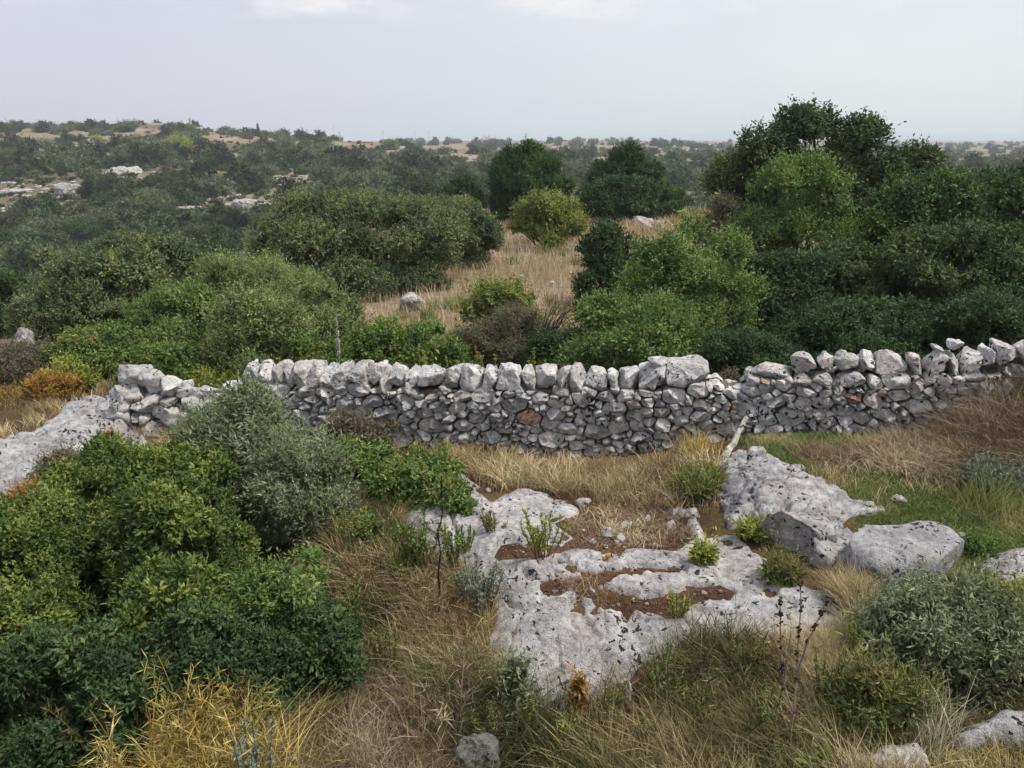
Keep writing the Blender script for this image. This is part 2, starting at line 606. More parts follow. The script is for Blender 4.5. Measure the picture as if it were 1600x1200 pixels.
rock_patch("limestone_slab", "broad pale limestone slab with soil-filled hollows, sloping down to a pitted front face", [(757, 1000), (775, 950), (790, 915), (840, 880), (890, 862), (960, 866), (1050, 856), (1085, 838), (1150, 838), (1200, 870), (1240, 915), (1300, 930), (1340, 985), (1320, 1030), (1200, 1030), (1120, 1010), (1060, 1025), (1000, 1050), (930, 1095), (880, 1110), (830, 1100), (790, 1060)],
           .075, .07, [POCKW['a'], POCKW['b']], .018, .04, .034, (1, .985, .985), seed=1, cell=.75, off=.028, crack=.045)
rock_patch("limestone_slab", "broken low limestone blocks between the lumpy shelf and the broad slab", [(735, 900), (765, 882), (830, 880), (868, 868), (880, 888), (840, 905), (800, 930), (765, 945), (735, 930)], .09, .05, (), .018, .05, .10, (.97, .96, .95), seed=9)
rock_patch("limestone_slab", "lumpy pale limestone shelf behind the upright yellow-green herb", [(690, 775), (740, 760), (770, 790), (800, 770), (850, 768), (905, 790), (914, 806), (880, 822), (905, 842), (880, 858), (830, 850), (800, 868), (760, 895), (700, 905), (650, 880), (625, 840), (630, 795), (660, 780)],
           .13, .10, [POCKW['d']], .02, .05, .07, (1, .99, .98), seed=2, cell=.5, off=.04, crack=.06)
rock_patch("limestone_slab", "small pale slab of rock in the brown grass just left of the slender sapling top", [(700, 742), (725, 740), (755, 762), (745, 772), (705, 765)], .1, .08, (), .022, .0, .04, (1.05, 1.02, .98), seed=3)
rock_patch("limestone_ledge", "stepped grey limestone ledge running from the wall towards the big boulder", [(1128, 745), (1155, 716), (1210, 718), (1240, 745), (1275, 765), (1365, 796), (1325, 808), (1300, 830), (1250, 828), (1190, 836), (1135, 830), (1128, 790)],
           .2, .05, (), .018, .06, .06, (.97, .97, .98), seed=4, cell=.34, off=.085, crack=.10)
rock_patch("limestone_outcrop", "long pitted grey limestone outcrop sloping down left of the wall", [(-60, 745), (0, 700), (60, 665), (110, 642), (170, 628), (205, 640), (215, 690), (250, 720), (235, 760), (180, 720), (130, 730), (70, 770), (0, 800), (-60, 830)],
           .24, .12, (), .026, .06, .13, (.96, .96, .97), seed=5, warp=.22, cell=.6, off=.06, crack=.07)
rock_patch("limestone_outcrop", "low pale rock shelf among the dry tufts at the bottom right edge", [(1480, 1165), (1520, 1138), (1570, 1130), (1640, 1128), (1640, 1172), (1560, 1172), (1500, 1180)], .26, .06, (), .02, .0, .06, seed=6)
rock_patch("limestone_outcrop", "low pale rock at the bottom edge beside the small bright green plant", [(1280, 1235), (1300, 1195), (1370, 1188), (1440, 1182), (1440, 1205), (1400, 1240)], .2, .06, (), .02, .0, .05, (1.05, 1.05, 1.04), seed=7)
rock_patch("limestone_slab", "flat pale rock in the grass right of the big boulder", [(1530, 885), (1560, 868), (1610, 860), (1640, 870), (1640, 910), (1570, 912)], .09, .06, (), .022, .04, .05, seed=8)
boulder("boulder", "largest grey limestone boulder with flat sloping top and smooth left face", (1306, 836, 1510, 938), 8.4, 1.0, 41, 6, .8, 5, .05, .02, .12, (.84, .84, .86), .12)
boulder("boulder", "mid sized pale boulder between the pitted block and the largest boulder", (1258, 828, 1358, 922), 8.7, .7, 14, 6, .55, 7, .08, .03, .12, (.98, .97, .96), -.2)
boulder("boulder", "grey limestone block peppered with black pits left of the mid sized boulder", (1190, 790, 1330, 912), 9.0, .8, 77, 6, .55, 8, .1, .045, .12, (.86, .86, .88), .3)
boulder("boulder", "rounded grey block with dark holes under the upper end of the ledge", (1124, 742, 1232, 842), 9.85, .7, 23, 6, .5, 8, .1, .05, .12, (.85, .85, .88), .2)
boulder("boulder", "small jagged block at the upper end of the ledge below the leaning bar", (1128, 714, 1190, 760), 10.45, .5, 24, 5, .6, 9, .12, .03, .1, (.95, .95, .96), .4)
boulder("boulder", "flat topped block in the middle of the ledge above the rounded grey block", (1180, 722, 1262, 768), 10.35, .6, 25, 5, .7, 8, .1, .03, .1, (1, .99, .98), -.2)
boulder("boulder", "low angular block where the ledge turns towards the green grass", (1228, 752, 1322, 806), 9.85, .6, 26, 5, .65, 9, .12, .03, .1, (.93, .93, .95), .15)
boulder("boulder", "thin flat tongue of rock running from the ledge into the green grass", (1290, 784, 1374, 812), 9.6, .5, 27, 5, .7, 8, .1, .02, .08, (1.02, 1.02, 1.0), .1)
rock_patch("limestone_slab", "thin pale rock strip on the soil below the tan tuft", [(1040, 798), (1086, 796), (1090, 806), (1050, 810)], .06, .04, (), .018, .0, .04, (1.1, 1.08, 1.06), seed=10, warp=.04)
rock_patch("limestone_slab", "bent pale rock strip at the right edge of the reddish soil", [(1072, 812), (1090, 812), (1100, 840), (1092, 852), (1076, 836)], .07, .04, (), .018, .0, .04, (1.1, 1.08, 1.06), seed=11, warp=.04)
boulder("boulder", "pale pointed rock in the dry meadow behind the wall", (625, 455, 664, 484), 23.4, .9, 31, 5, .3, 9, .1, .04, .1, (1.05, 1.03, 1))
boulder("boulder", "upright pale rock among the dark shrubs at the far left edge", (18, 510, 52, 560), 18.0, .5, 35, 5, .3, 9, .1, .04, .2, (1.05, 1.03, 1.02))
boulder("boulder", "pale rock showing between shrubs above the tumbled stone heap", (150, 508, 205, 545), 18.5, .7, 36, 5, .4, 9, .1, .04, .2, (1.05, 1.03, 1.0))
boulder("boulder", "small grey rock tucked beside the orange bush at left", (-14, 645, 14, 690), 14.6, .6, 38, 5, .4, 9, .1, .04, .1)
boulder("boulder", "grey rock half buried behind the outcrop below the orange bush", (20, 648, 68, 695), 14.2, .7, 39, 5, .4, 9, .1, .04, .1, (.85, .85, .86))
boulder("boulder", "dull grey rock poking out of dry grass at the bottom, left of the pale slab", (705, 1150, 782, 1195), 6.15, .35, 43, 5, .1, 12, .16, .03, .1, (.42, .41, .39))

# loose stones on the reddish soil
def loose_stones():
    spots = [(938, 778, 13), (885, 772, 10), (955, 778, 7), (1043, 782, 20), (1062, 800, 15), (1000, 806, 10), (975, 826, 12), (948, 838, 20), (970, 845, 16), (925, 848, 12), (945, 856, 9), (912, 832, 9),
             (980, 822, 17), (1048, 826, 18), (1010, 814, 14), (900, 800, 9), (990, 890, 11), (948, 882, 10), (925, 925, 12), (990, 940, 9), (1010, 945, 7), (1100, 928, 9), (1125, 925, 8), (1020, 963, 7), (963, 848, 8),
             (763, 768, 9), (910, 790, 22), (868, 850, 13), (850, 868, 14), (1022, 852, 7), (1032, 855, 6)]
    protos = []
    for k in range(5):
        q, F = blob((1, .9, .75), 300 + k, 3, .4, 9, .1)
        me = bpy.data.meshes.new("loose_stone")
        o = mesh("loose_stone", q, [F], M_ROCK, np.tile((1.05, 1.02, .99), (len(q), 1)), smooth=True)
        protos.append(o)
    for n, (u, v, s) in enumerate(spots):
        p = ground(u, v)
        sz = s / FPX * np.linalg.norm(p - np.array([0, 0, CAMZ]))
        o = protos[n] if n < 5 else protos[n % 5].copy()
        if n >= 5:
            COL.objects.link(o)
        o.location = (p[0], p[1], T(p[0], p[1]) + sz * .22)
        o.scale = (sz * 1.1, sz, sz * rng.uniform(.7, 1.0))
        o.rotation_euler = (rng.uniform(-.3, .3), rng.uniform(-.3, .3), rng.uniform(0, 6))
        tag(o, "small pale loose limestone piece on the slabs and reddish soil before the wall", "stone", "loose stones on the soil")
    q, F = blob((.12, .1, .1), 351, 3, .4, 9, .1)
    p = ground(950, 878)
    tag(mesh("loose_stone", q, [F], M_ROCK, np.tile((1.1, .62, .22), (len(q), 1)), loc=(p[0], p[1], T(p[0], p[1]) + .06), smooth=True), "single orange-brown loose stone beside a small moss cushion on the slab", "stone")
    for u, v, s, l in ((1403, 783, 24, "pale stone lying in the green grass right of the ledge"), (1152, 712, 20, "small flat pale stone at the foot of the leaning stone bar"), (1510, 842, 22, "flat pale stone sunk in the short grass behind the largest boulder")):
        p = ground(u, v)
        sz = s / FPX * np.linalg.norm(p - np.array([0, 0, CAMZ]))
        q, F = blob((sz, sz * .8, sz * .5), 360 + u, 3, .4, 9, .1)
        tag(mesh("loose_stone", q, [F], M_ROCK, np.tile((1.05, 1.05, 1.03), (len(q), 1)), loc=(p[0], p[1], T(p[0], p[1]) + sz * .12), smooth=True), l, "stone")
    # leaning stone bar against the wall foot
    p0, p1 = at(1133, 715, 10.95), at(1166, 652, 11.45)
    V, F, _ = tube(wob(p0, p1, 9, .012), np.linspace(.055, .036, 9) * rng.uniform(.95, 1.06, 9), 7)
    loc = p0.copy()
    tag(mesh("stone_bar", V - loc, F, M_STONE, np.tile((1.0, 1.02, .9), (len(V), 1)), loc=loc, smooth=False), "slim pale lichened stone bar leaning against the wall foot", "stone bar")


loose_stones()

# ------------------------------------------------------------------ dry stone wall
WA, WB = np.array([-4.95, 13.335]), np.array([8.2, 10.85])
WDIR = (WB - WA) / np.linalg.norm(WB - WA)
WNRM = np.array([WDIR[1], -WDIR[0]])      # towards the camera
if WNRM[1] > 0:
    WNRM = -WNRM


def wall_pt(u, v):
    """pixel -> (s, z) on the front plane of the wall"""
    d = ray(u, v)
    t = (WA @ WNRM) / (d[:2] @ WNRM)
    return np.array([(d[:2] * t - WA) @ WDIR, CAMZ + d[2] * t])


def clip(poly, n, c):
    out = []
    for i in range(len(poly)):
        a, b = poly[i], poly[(i + 1) % len(poly)]
        da, db = a @ n - c, b @ n - c
        if da <= 0:
            out.append(a)
        if (da < 0) != (db < 0) and abs(da - db) > 1e-12:
            out.append(a + (b - a) * (da / (da - db)))
    return out


def stone_cell(poly, depth, r, seed, zs, back=.22):
    """a rounded irregular stone whose face fills the polygon (s,z); returns V (s,out,z), faces"""
    P = np.array(poly)
    c = P.mean(0)
    ext = P.max(0) - P.min(0)
    shrink = 1 - np.clip(.017 / ext.min(), .02, .15)
    P = c + (P - c) * shrink
    P = P + r.normal(0, .014, P.shape)
    for f in (.13, .2):
        Q = np.roll(P, -1, 0)
        P = np.stack([P * (1 - f) + Q * f, P * f + Q * (1 - f)], 1).reshape(-1, 2)
    L = np.linalg.norm(np.roll(P, -1, 0) - P, axis=1)
    cum = np.concatenate([[0], np.cumsum(L)])
    n = 22
    tt = np.linspace(0, cum[-1], n, endpoint=False)
    PP = np.concatenate([P, P[:1]])
    R = np.stack([np.interp(tt, cum, PP[:, 0]), np.interp(tt, cum, PP[:, 1])], 1)
    ts = [1.0, 1.0, 1.0, .95, .84, .55, .27]
    bulge = depth * np.array([-back / depth, -.6, .3, .78, .95, 1.0, 1.0])
    tilt = r.normal(0, .2, 2)
    V = []
    for t, d in zip(ts, bulge):
        q = c + (R - c) * t
        dd = d + (q - c) @ tilt * (1 if d > 0 else 0)
        V.append(np.stack([q[:, 0], dd, q[:, 1]], 1))
    V = np.concatenate(V + [np.array([[c[0], bulge[-1], c[1]]])])
    for _ in range(4):
        g = r.normal(0, .75, 2)
        lim = depth * r.uniform(.55, 1.05) + (V[:, [0, 2]] - c) @ g
        fr = V[:, 1] > -.02
        V[fr, 1] = np.minimum(V[fr, 1], np.maximum(lim[fr], -.02))
    m = min(.09, ext.min() * .35)
    off = r.uniform(-50, 50, 3)
    k = np.repeat([0, .4, 1, 1, 1, 1, 1], n).tolist() + [1]
    nz = fbm(V * 6 + off, seed, 3)
    nx = fbm(V * 7 + off + 9, seed, 2)
    V[:, 1] += nz * .022 * np.array(k) + fbm(V * 19 + off, seed, 3) * .014 * np.array(k)
    V[:, 2] += nx * .012 * np.array(k)
    F = []
    nr = len(ts)
    j = np.arange(n)
    j2 = (j + 1) % n
    for i in range(nr - 1):
        F.append(np.stack([i * n + j, i * n + j2, (i + 1) * n + j2, (i + 1) * n + j], 1))
    tri = np.stack([(nr - 1) * n + j, (nr - 1) * n + j2, np.full(n, nr * n)], 1)
    return V, [np.concatenate(F), tri]


def build_wall():
    r = np.random.default_rng(5)
    top_px = [(366, 603), (430, 606), (540, 604), (700, 609), (860, 608), (960, 609), (1030, 612), (1075, 608), (1108, 600), (1135, 604), (1166, 606), (1180, 590), (1215, 582), (1245, 590), (1340, 588), (1400, 586), (1480, 588), (1540, 580), (1620, 566), (1700, 552)]
    TP = np.array([wall_pt(u, v) for u, v in top_px])
    length = np.linalg.norm(WB - WA)
    ss = np.linspace(TP[0, 0], min(length, TP[-1, 0]), 200)
    xy = WA[None] + ss[:, None] * WDIR[None] + .05 * WNRM
    base = terr(xy[:, 0], xy[:, 1]) - .18
    topf = lambda s: np.interp(s, TP[:, 0], TP[:, 1])
    basef = lambda s: np.interp(s, ss, base)
    s0, s1 = ss[0], ss[-1]
    zs = 1.6
    pts, rad = [], []
    grid = {}
    tries = 0

    def ok(p, q):
        gx, gy = int(p[0] / .3), int(p[1] * zs / .3)
        for a in range(gx - 2, gx + 3):
            for b in range(gy - 2, gy + 3):
                for i in grid.get((a, b), ()):
                    if math.hypot(p[0] - pts[i][0], (p[1] - pts[i][1]) * zs) < (q + rad[i]) * .80:
                        return False
        return True
    for stage, (lo, hi, N) in enumerate(((.18, .24, 110), (.13, .18, 800), (.088, .13, 5600), (.05, .088, 14000))):
        for _ in range(N):
            s = r.uniform(s0 - .2, s1 + .2)
            z = r.uniform(basef(s) - .2, topf(s) + .2)
            q = r.uniform(lo, hi)
            if ok((s, z), q):
                grid.setdefault((int(s / .3), int(z * zs / .3)), []).append(len(pts))
                pts.append((s, z))
                rad.append(q)
    P = np.array(pts) * np.array([1, zs])
    W = np.array(rad) ** 2
    root = empty("dry_stone_wall", (WA[0], WA[1], 0), "long grey dry stone wall with a coping of upright boulders and a low breach", "wall")
    ang = math.atan2(WDIR[1], WDIR[0])
    root.rotation_euler = (0, 0, ang)
    body = MB()
    THICK = .62
    for i, (p, w) in enumerate(zip(P, W)):
        s, z = p[0], p[1] / zs
        if s < s0 - .02 or s > s1 + .05 or z > topf(s) - .02 or z < basef(s):
            continue
        poly = [np.array(q) for q in ((p[0] - .5, p[1] - .5), (p[0] + .5, p[1] - .5), (p[0] + .5, p[1] + .5), (p[0] - .5, p[1] + .5))]
        d2 = ((P - p) ** 2).sum(1)
        for k in np.argsort(d2)[1:26]:
            n = P[k] - p
            c = ((P[k] @ P[k] - W[k]) - (p @ p - w)) / 2
            poly = clip(poly, n, c)
            if len(poly) < 3:
                break
        # keep to the top line
        if len(poly) < 3:
            continue
        poly = clip(poly, np.array([0, 1.]), (topf(s) + .05) * zs)
        if len(poly) < 3:
            continue
        Q = np.array(poly) / np.array([1, zs])
        a = .5 * abs(np.dot(Q[:, 0], np.roll(Q[:, 1], 1)) - np.dot(Q[:, 1], np.roll(Q[:, 0], 1)))
        if a < .003:
            continue
        V, F = stone_cell(Q, r.uniform(.06, .13) * min(1, a / .02 + .4), r, i, zs)
        g = r.uniform(.78, 1.32)
        warm = r.uniform(-.03, .05)
        col = np.array([g + warm, g, g - warm * .7])
        if r.random() < .012:
            col = np.array([1.05, .72, .55])
        # (s, out, z) -> root local (x along wall, y = -out)
        L = np.stack([V[:, 0], -V[:, 1], V[:, 2]], 1)
        body.add(L, F, col)
        if r.random() < .75:
            B = np.stack([V[:, 0], THICK + V[:, 1], V[:, 2]], 1)
            body.add(B, [f[:, ::-1] for f in F], col)
    body.build("stonework", M_STONE, root, smooth=False)
    # rubble core
    core = MB()
    xs = np.linspace(s0 + .08, s1, 120)
    zt = topf(xs) - .06 + r.normal(0, .01, len(xs))
    zb = basef(xs) - .2
    ring = []
    for x, a, b in zip(xs, zt, zb):
        ring += [(x, .1, b), (x, .1, a), (x, THICK - .1, a), (x, THICK - .1, b)]
    ring = np.array(ring)
    i = np.arange(len(xs) - 1)[:, None] * 4
    F = np.concatenate([np.stack([i[:, 0] + k, i[:, 0] + 4 + k, i[:, 0] + 4 + (k + 1) % 4, i[:, 0] + (k + 1) % 4], 1) for k in range(4)])
    n = len(xs) * 4
    F = np.concatenate([F, [[0, 1, 2, 3], [n - 1, n - 2, n - 3, n - 4]]])
    core.add(ring, [F], (.32, .28, .24))  # tinted darker than the stones, painting shade into the gaps
    # rubble lying on the top of the core where the coping is missing
    core.build("rubble_core", M_STONE, root)
    # coping stones: (u0, u1, vtop, vbottom)
    cop = []
    u = 374
    while u < 1000:
        w = r.uniform(18, 28) if u < 640 else r.uniform(23, 40)
        if r.random() < .2:
            w *= r.uniform(.55, .75)
        vt = np.interp(u + w / 2, [374, 540, 700, 860, 960, 1000], [565, 564, 571, 570, 574, 572]) + r.uniform(-1.2, 1.2)
        cop.append((u, u + w, vt, np.interp(u, [374, 700, 1000], [611, 614, 617]) + r.uniform(-5, 5)))
        u += w - 1
    cop += [(1000, 1048, 568, 614), (1012, 1042, 556, 580), (1042, 1106, 560, 606), (1176, 1240, 566, 592), (1170, 1212, 578, 606), (1240, 1278, 552, 588), (1280, 1310, 551, 586), (1309, 1344, 549, 586), (1345, 1373, 550, 586),
            (1374, 1420, 547, 588), (1421, 1450, 548, 588), (1452, 1481, 549, 586), (1466, 1481, 539, 553), (1482, 1506, 550, 588), (1488, 1510, 530, 553), (1505, 1538, 545, 588), (1536, 1562, 541, 582), (1562, 1600, 535, 574), (1600, 1640, 530, 570), (1640, 1680, 524, 562),
            (1106, 1126, 594, 612), (1124, 1150, 602, 618), (1148, 1170, 600, 616)]
    for k, (u0, u1, v0, v1) in enumerate(cop):
        a, b = wall_pt(u0, v1), wall_pt(u1, v0 + 9)
        w, h = b[0] - a[0], b[1] - a[1]
        if w <= 0:
            continue
        dep = r.uniform(.5, .62) if h > .2 else r.uniform(.25, .4)
        q, F = blob((w * (1.10 if k < 26 else 1.16), dep, h * 1.06), 700 + k, 4, r.uniform(.65, 1.0), 11, .07, .014)
        q[:, 0] += (q[:, 2] / h) * r.normal(0, .03)
        loc = ((a[0] + b[0]) / 2, THICK / 2 - .02 + r.uniform(-.04, .03), (a[1] + b[1]) / 2)
        g = r.uniform(.98, 1.3)
        mesh("coping_stone", q, [F], M_STONE, np.tile((g * 1.01, g, g * .99), (len(q), 1)), root, loc, False)
    # tumbled end of the wall: a heap of its own
    heap = [(187, 237, 569, 604, 0), (226, 262, 577, 612, 0), (249, 282, 588, 620, -.1), (180, 227, 595, 624, -.05), (175, 212, 606, 642, -.1), (209, 259, 614, 646, -.15), (241, 283, 628, 664, -.2), (169, 211, 634, 670, -.15), (279, 318, 601, 628, 0),
            (256, 281, 618, 634, -.12), (228, 258, 655, 684, -.22), (180, 228, 664, 696, -.22), (207, 229, 643, 658, -.2), (258, 278, 660, 692, -.22), (223, 243, 640, 662, -.2), (281, 304, 593, 604, .12), (288, 312, 618, 640, -.1), (276, 306, 634, 664, -.15),
            (304, 334, 622, 650, -.05), (300, 338, 646, 684, -.12), (330, 362, 630, 668, 0), (276, 304, 662, 694, -.2), (215, 262, 590, 620, .25), (185, 225, 615, 650, .3), (225, 290, 630, 680, .3), (348, 378, 640, 680, .05), (312, 345, 604, 626, .1), (338, 372, 606, 634, .12), (318, 350, 622, 652, 0), (352, 380, 596, 614, .15)]
    hp = at(240, 690, 13.75)
    heapo = empty("wall_stub", (hp[0], 13.75, T(hp[0], 13.75)), "tumbled heap of large grey blocks left of the gap in the wall", "wall")
    for k, (u0, u1, v0, v1, dy) in enumerate(heap):
        Y = 13.65 + dy
        a, b = at(u0, v1, Y), at(u1, v0, Y)
        q, F = blob(((b[0] - a[0]) * .98, r.uniform(.4, .55), (b[2] - a[2]) * 1.0), 900 + k, 4, r.uniform(.3, .65), 9, .1, .02)
        g = r.uniform(.88, 1.2)
        c = (a + b) / 2
        mesh("block", q, [F], M_STONE, np.tile((g * 1.01, g, g * .98), (len(q), 1)), heapo, c - np.array(heapo.location), True)


build_wall()


# ------------------------------------------------------------------ foliage
def unit(v):
    return v / (np.linalg.norm(v, axis=-1, keepdims=True) + 1e-9)


def leaves(P, D, L, W, col, r, fold=.0, N=None):
    """diamond leaves: base P, direction D (unit), length L, width W, colour per leaf"""
    n = len(P)
    rv = r.normal(size=(n, 3))
    if N is None:
        rv[:, 2] += .9
    else:
        rv = rv * .42 + N
    side = unit(np.cross(D, rv))
    nrm = np.cross(D, side) if N is not None else np.cross(side, D)
    mid = P + D * (L * .45)[:, None]
    V = np.empty((n, 4, 3))
    V[:, 0] = P
    V[:, 1] = mid + side * (W * .5)[:, None] + nrm * (W * fold)[:, None]
    V[:, 2] = P + D * L[:, None] - nrm * (L * .08)[:, None]
    V[:, 3] = mid - side * (W * .5)[:, None] + nrm * (W * fold)[:, None]
    F = np.arange(n * 4).reshape(n, 4)
    return V.reshape(-1, 3), F, np.repeat(col, 4, 0)


def twigs(P, D, L, nl, ll, lw, col, r, spread=.75, droop=0., N=None):
    """nl leaves along each twig"""
    n = len(P)
    t = (np.arange(nl)[None] + r.random((n, nl))) / nl
    base = P[:, None] + D[:, None] * (t * L[:, None])[..., None]
    base[..., 2] -= droop * (t * L[:, None]) ** 2
    rv = unit(r.normal(size=(n, nl, 3)))
    d = unit(D[:, None] * .55 + rv * spread)
    sz = r.uniform(.5, 1.4, (n, nl))
    c = np.repeat(col[:, None], nl, 1) * r.uniform(.8, 1.2, (n, nl, 1))
    return leaves(base.reshape(-1, 3), d.reshape(-1, 3), (np.reshape(ll, (-1, 1)) * sz).ravel(), (np.reshape(lw, (-1, 1)) * sz).ravel(), c.reshape(-1, 3), r, .15, None if N is None else np.repeat(N, nl, 0))


def dome(rx, ry, h, n, r, low=.12, size=.42):
    """many uneven leaf masses (centre, radii) round an irregular envelope standing on z=0"""
    off = r.uniform(-40, 40, 3)
    env = lambda d: 1 + .45 * float(fbm((d * 1.25 + off)[None], 2, 3)[0])
    out = [(np.array([0, 0, h * .42]), np.array([rx * .55, ry * .55, h * .40]))]
    k = 0
    N = int(n * 2.3)
    while len(out) < N + 1 and k < 6000:
        k += 1
        d = unit(r.normal(size=3))
        if d[2] < -.3:
            continue
        q = size * r.choice([.4, .55, .75, 1.0], p=[.28, .32, .26, .14]) * r.uniform(.85, 1.15)
        c = d * min(env(d), 1.18) * (1 - q * .75) * np.array([rx, ry, h * .52]) + np.array([0, 0, h * .46])
        rad = q * np.array([rx, ry, h * .5]) * r.uniform(.8, 1.2, 3)
        rad = np.clip(rad, .7 * rad.mean(), 1.35 * rad.mean())
        c[2] = min(c[2], h - rad[2] * r.uniform(.8, 1.1))
        c[2] = max(c[2], rad[2] * .5 + low * h)
        if all(np.linalg.norm((c - o[0]) / (o[1] * .62 + rad * .42)) > 1 for o in out[1:]):
            out.append((c, rad))
    if low == 0:
        for k in range(max(5, int(n * .8))):
            t = r.uniform(math.pi * .95, math.pi * 2.05) if k % 4 else r.uniform(0, math.pi)
            q = size * r.uniform(.4, .85)
            rad = np.clip(q * np.array([rx, ry, h * .5]), .75 * q * min(rx, h * .6), 1.2 * q * rx)
            m = (1 - q * .75) * r.uniform(.85, 1.1)
            out.append((np.array([math.cos(t) * rx * m, math.sin(t) * ry * m, rad[2] * r.uniform(.5, 1.0)]), rad))
        for k in range(max(4, int(n * .7))):
            t = r.uniform(math.pi * .95, math.pi * 2.05) if k % 4 else r.uniform(0, math.pi)
            q = size * r.uniform(.5, .9)
            rad = np.clip(q * np.array([rx, ry, h * .5]), .75 * q * min(rx, h * .6), 1.2 * q * rx)
            m = (1 - q * .7) * r.uniform(.9, 1.08)
            out.append((np.array([math.cos(t) * rx * m, math.sin(t) * ry * m, h * r.uniform(.2, .42)]), rad))
    return out


KIND = {
    #            leaf len, width, leaves/twig, twig len, palette(rgb, weight), up, gap, spread
    'lentisk': (.055, .026, 12, .24, [((.07, .10, .024), 3), ((.048, .075, .022), 3), ((.11, .14, .034), 2), ((.135, .16, .04), 1.3)], .55, -.42, .8),
    'darklentisk': (.050, .024, 12, .26, [((.044, .074, .028), 3), ((.032, .054, .022), 3), ((.07, .10, .036), 1)], .5, -.42, .8),
    'olive': (.062, .019, 13, .32, [((.135, .16, .085), 3), ((.095, .12, .055), 3), ((.18, .205, .12), 2), ((.12, .14, .08), 1)], .7, -.45, .7),
    'greenolive': (.062, .02, 13, .32, [((.13, .168, .06), 3), ((.088, .12, .042), 3), ((.18, .21, .085), 2), ((.12, .14, .06), 1)], .75, -.42, .7),
    'phillyrea': (.06, .026, 12, .34, [((.10, .15, .04), 3), ((.07, .115, .035), 3), ((.135, .18, .06), 2)], .65, -.45, .75),
    'holm': (.075, .036, 12, .42, [((.10, .125, .052), 3), ((.065, .09, .042), 3), ((.14, .16, .07), 1.5)], .5, -.45, .8),
    'oak': (.085, .045, 11, .42, [((.042, .064, .026), 3), ((.056, .082, .028), 3), ((.034, .052, .025), 2), ((.09, .115, .04), 1)], .4, -.36, .9),
    'carob': (.10, .05, 12, .5, [((.05, .085, .026), 3), ((.036, .062, .024), 3), ((.075, .115, .028), 1)], .5, -.4, .8),
    'pine': (.13, .03, 12, .5, [((.042, .075, .024), 3), ((.028, .05, .02), 3), ((.062, .10, .028), 1)], .7, -.4, .75),
    'almond': (.10, .042, 10, .55, [((.145, .175, .045), 3), ((.105, .135, .038), 3), ((.19, .205, .055), 2)], .6, -.12, .8),
    'dead': (.045, .014, 12, .30, [((.12, .095, .065), 3), ((.08, .068, .05), 3), ((.10, .11, .055), 2)], .7, -.3, .8),
    'orange': (.05, .016, 14, .34, [((.25, .13, .03), 3), ((.18, .095, .03), 3), ((.30, .20, .06), 2), ((.13, .13, .04), 1)], 1.0, -.3, .5),
    'bramble': (.06, .036, 10, .3, [((.09, .14, .035), 3), ((.065, .105, .03), 3), ((.14, .18, .045), 1), ((.14, .11, .05), 1)], .6, -.25, .9),
    'herb': (.06, .02, 12, .3, [((.19, .22, .045), 3), ((.14, .18, .04), 3), ((.24, .25, .06), 1)], 1.0, -.3, .6),
    'broom': (.06, .012, 12, .34, [((.12, .14, .04), 3), ((.16, .15, .06), 2), ((.08, .10, .035), 3), ((.18, .14, .07), 1)], 1.1, -.3, .5),
    'grey': (.06, .016, 12, .26, [((.15, .18, .13), 3), ((.12, .15, .11), 3), ((.19, .21, .16), 1)], .9, -.3, .7),
}


LEAF_GAIN = 1.5


def pick(pal, n, r, key=None):
    """palette colours; neighbouring twigs share a colour (clumps)"""
    c = np.array([p[0] for p in pal])
    c = c * LEAF_GAIN
    w = np.array([p[1] for p in pal], float)
    cum = np.cumsum(w / w.sum())
    u = r.random(n)
    if key is not None:
        u = np.clip(.5 + key * .75 + (u - .5) * .55, 0, .999)
        # order palette by luminance so that clumps go dark -> light
        o = np.argsort(c.sum(1))
        c, cum = c[o], np.cumsum(w[o] / w.sum())
    return c[np.minimum(np.searchsorted(cum, u), len(c) - 1)] * r.uniform(.82, 1.2, (n, 1))


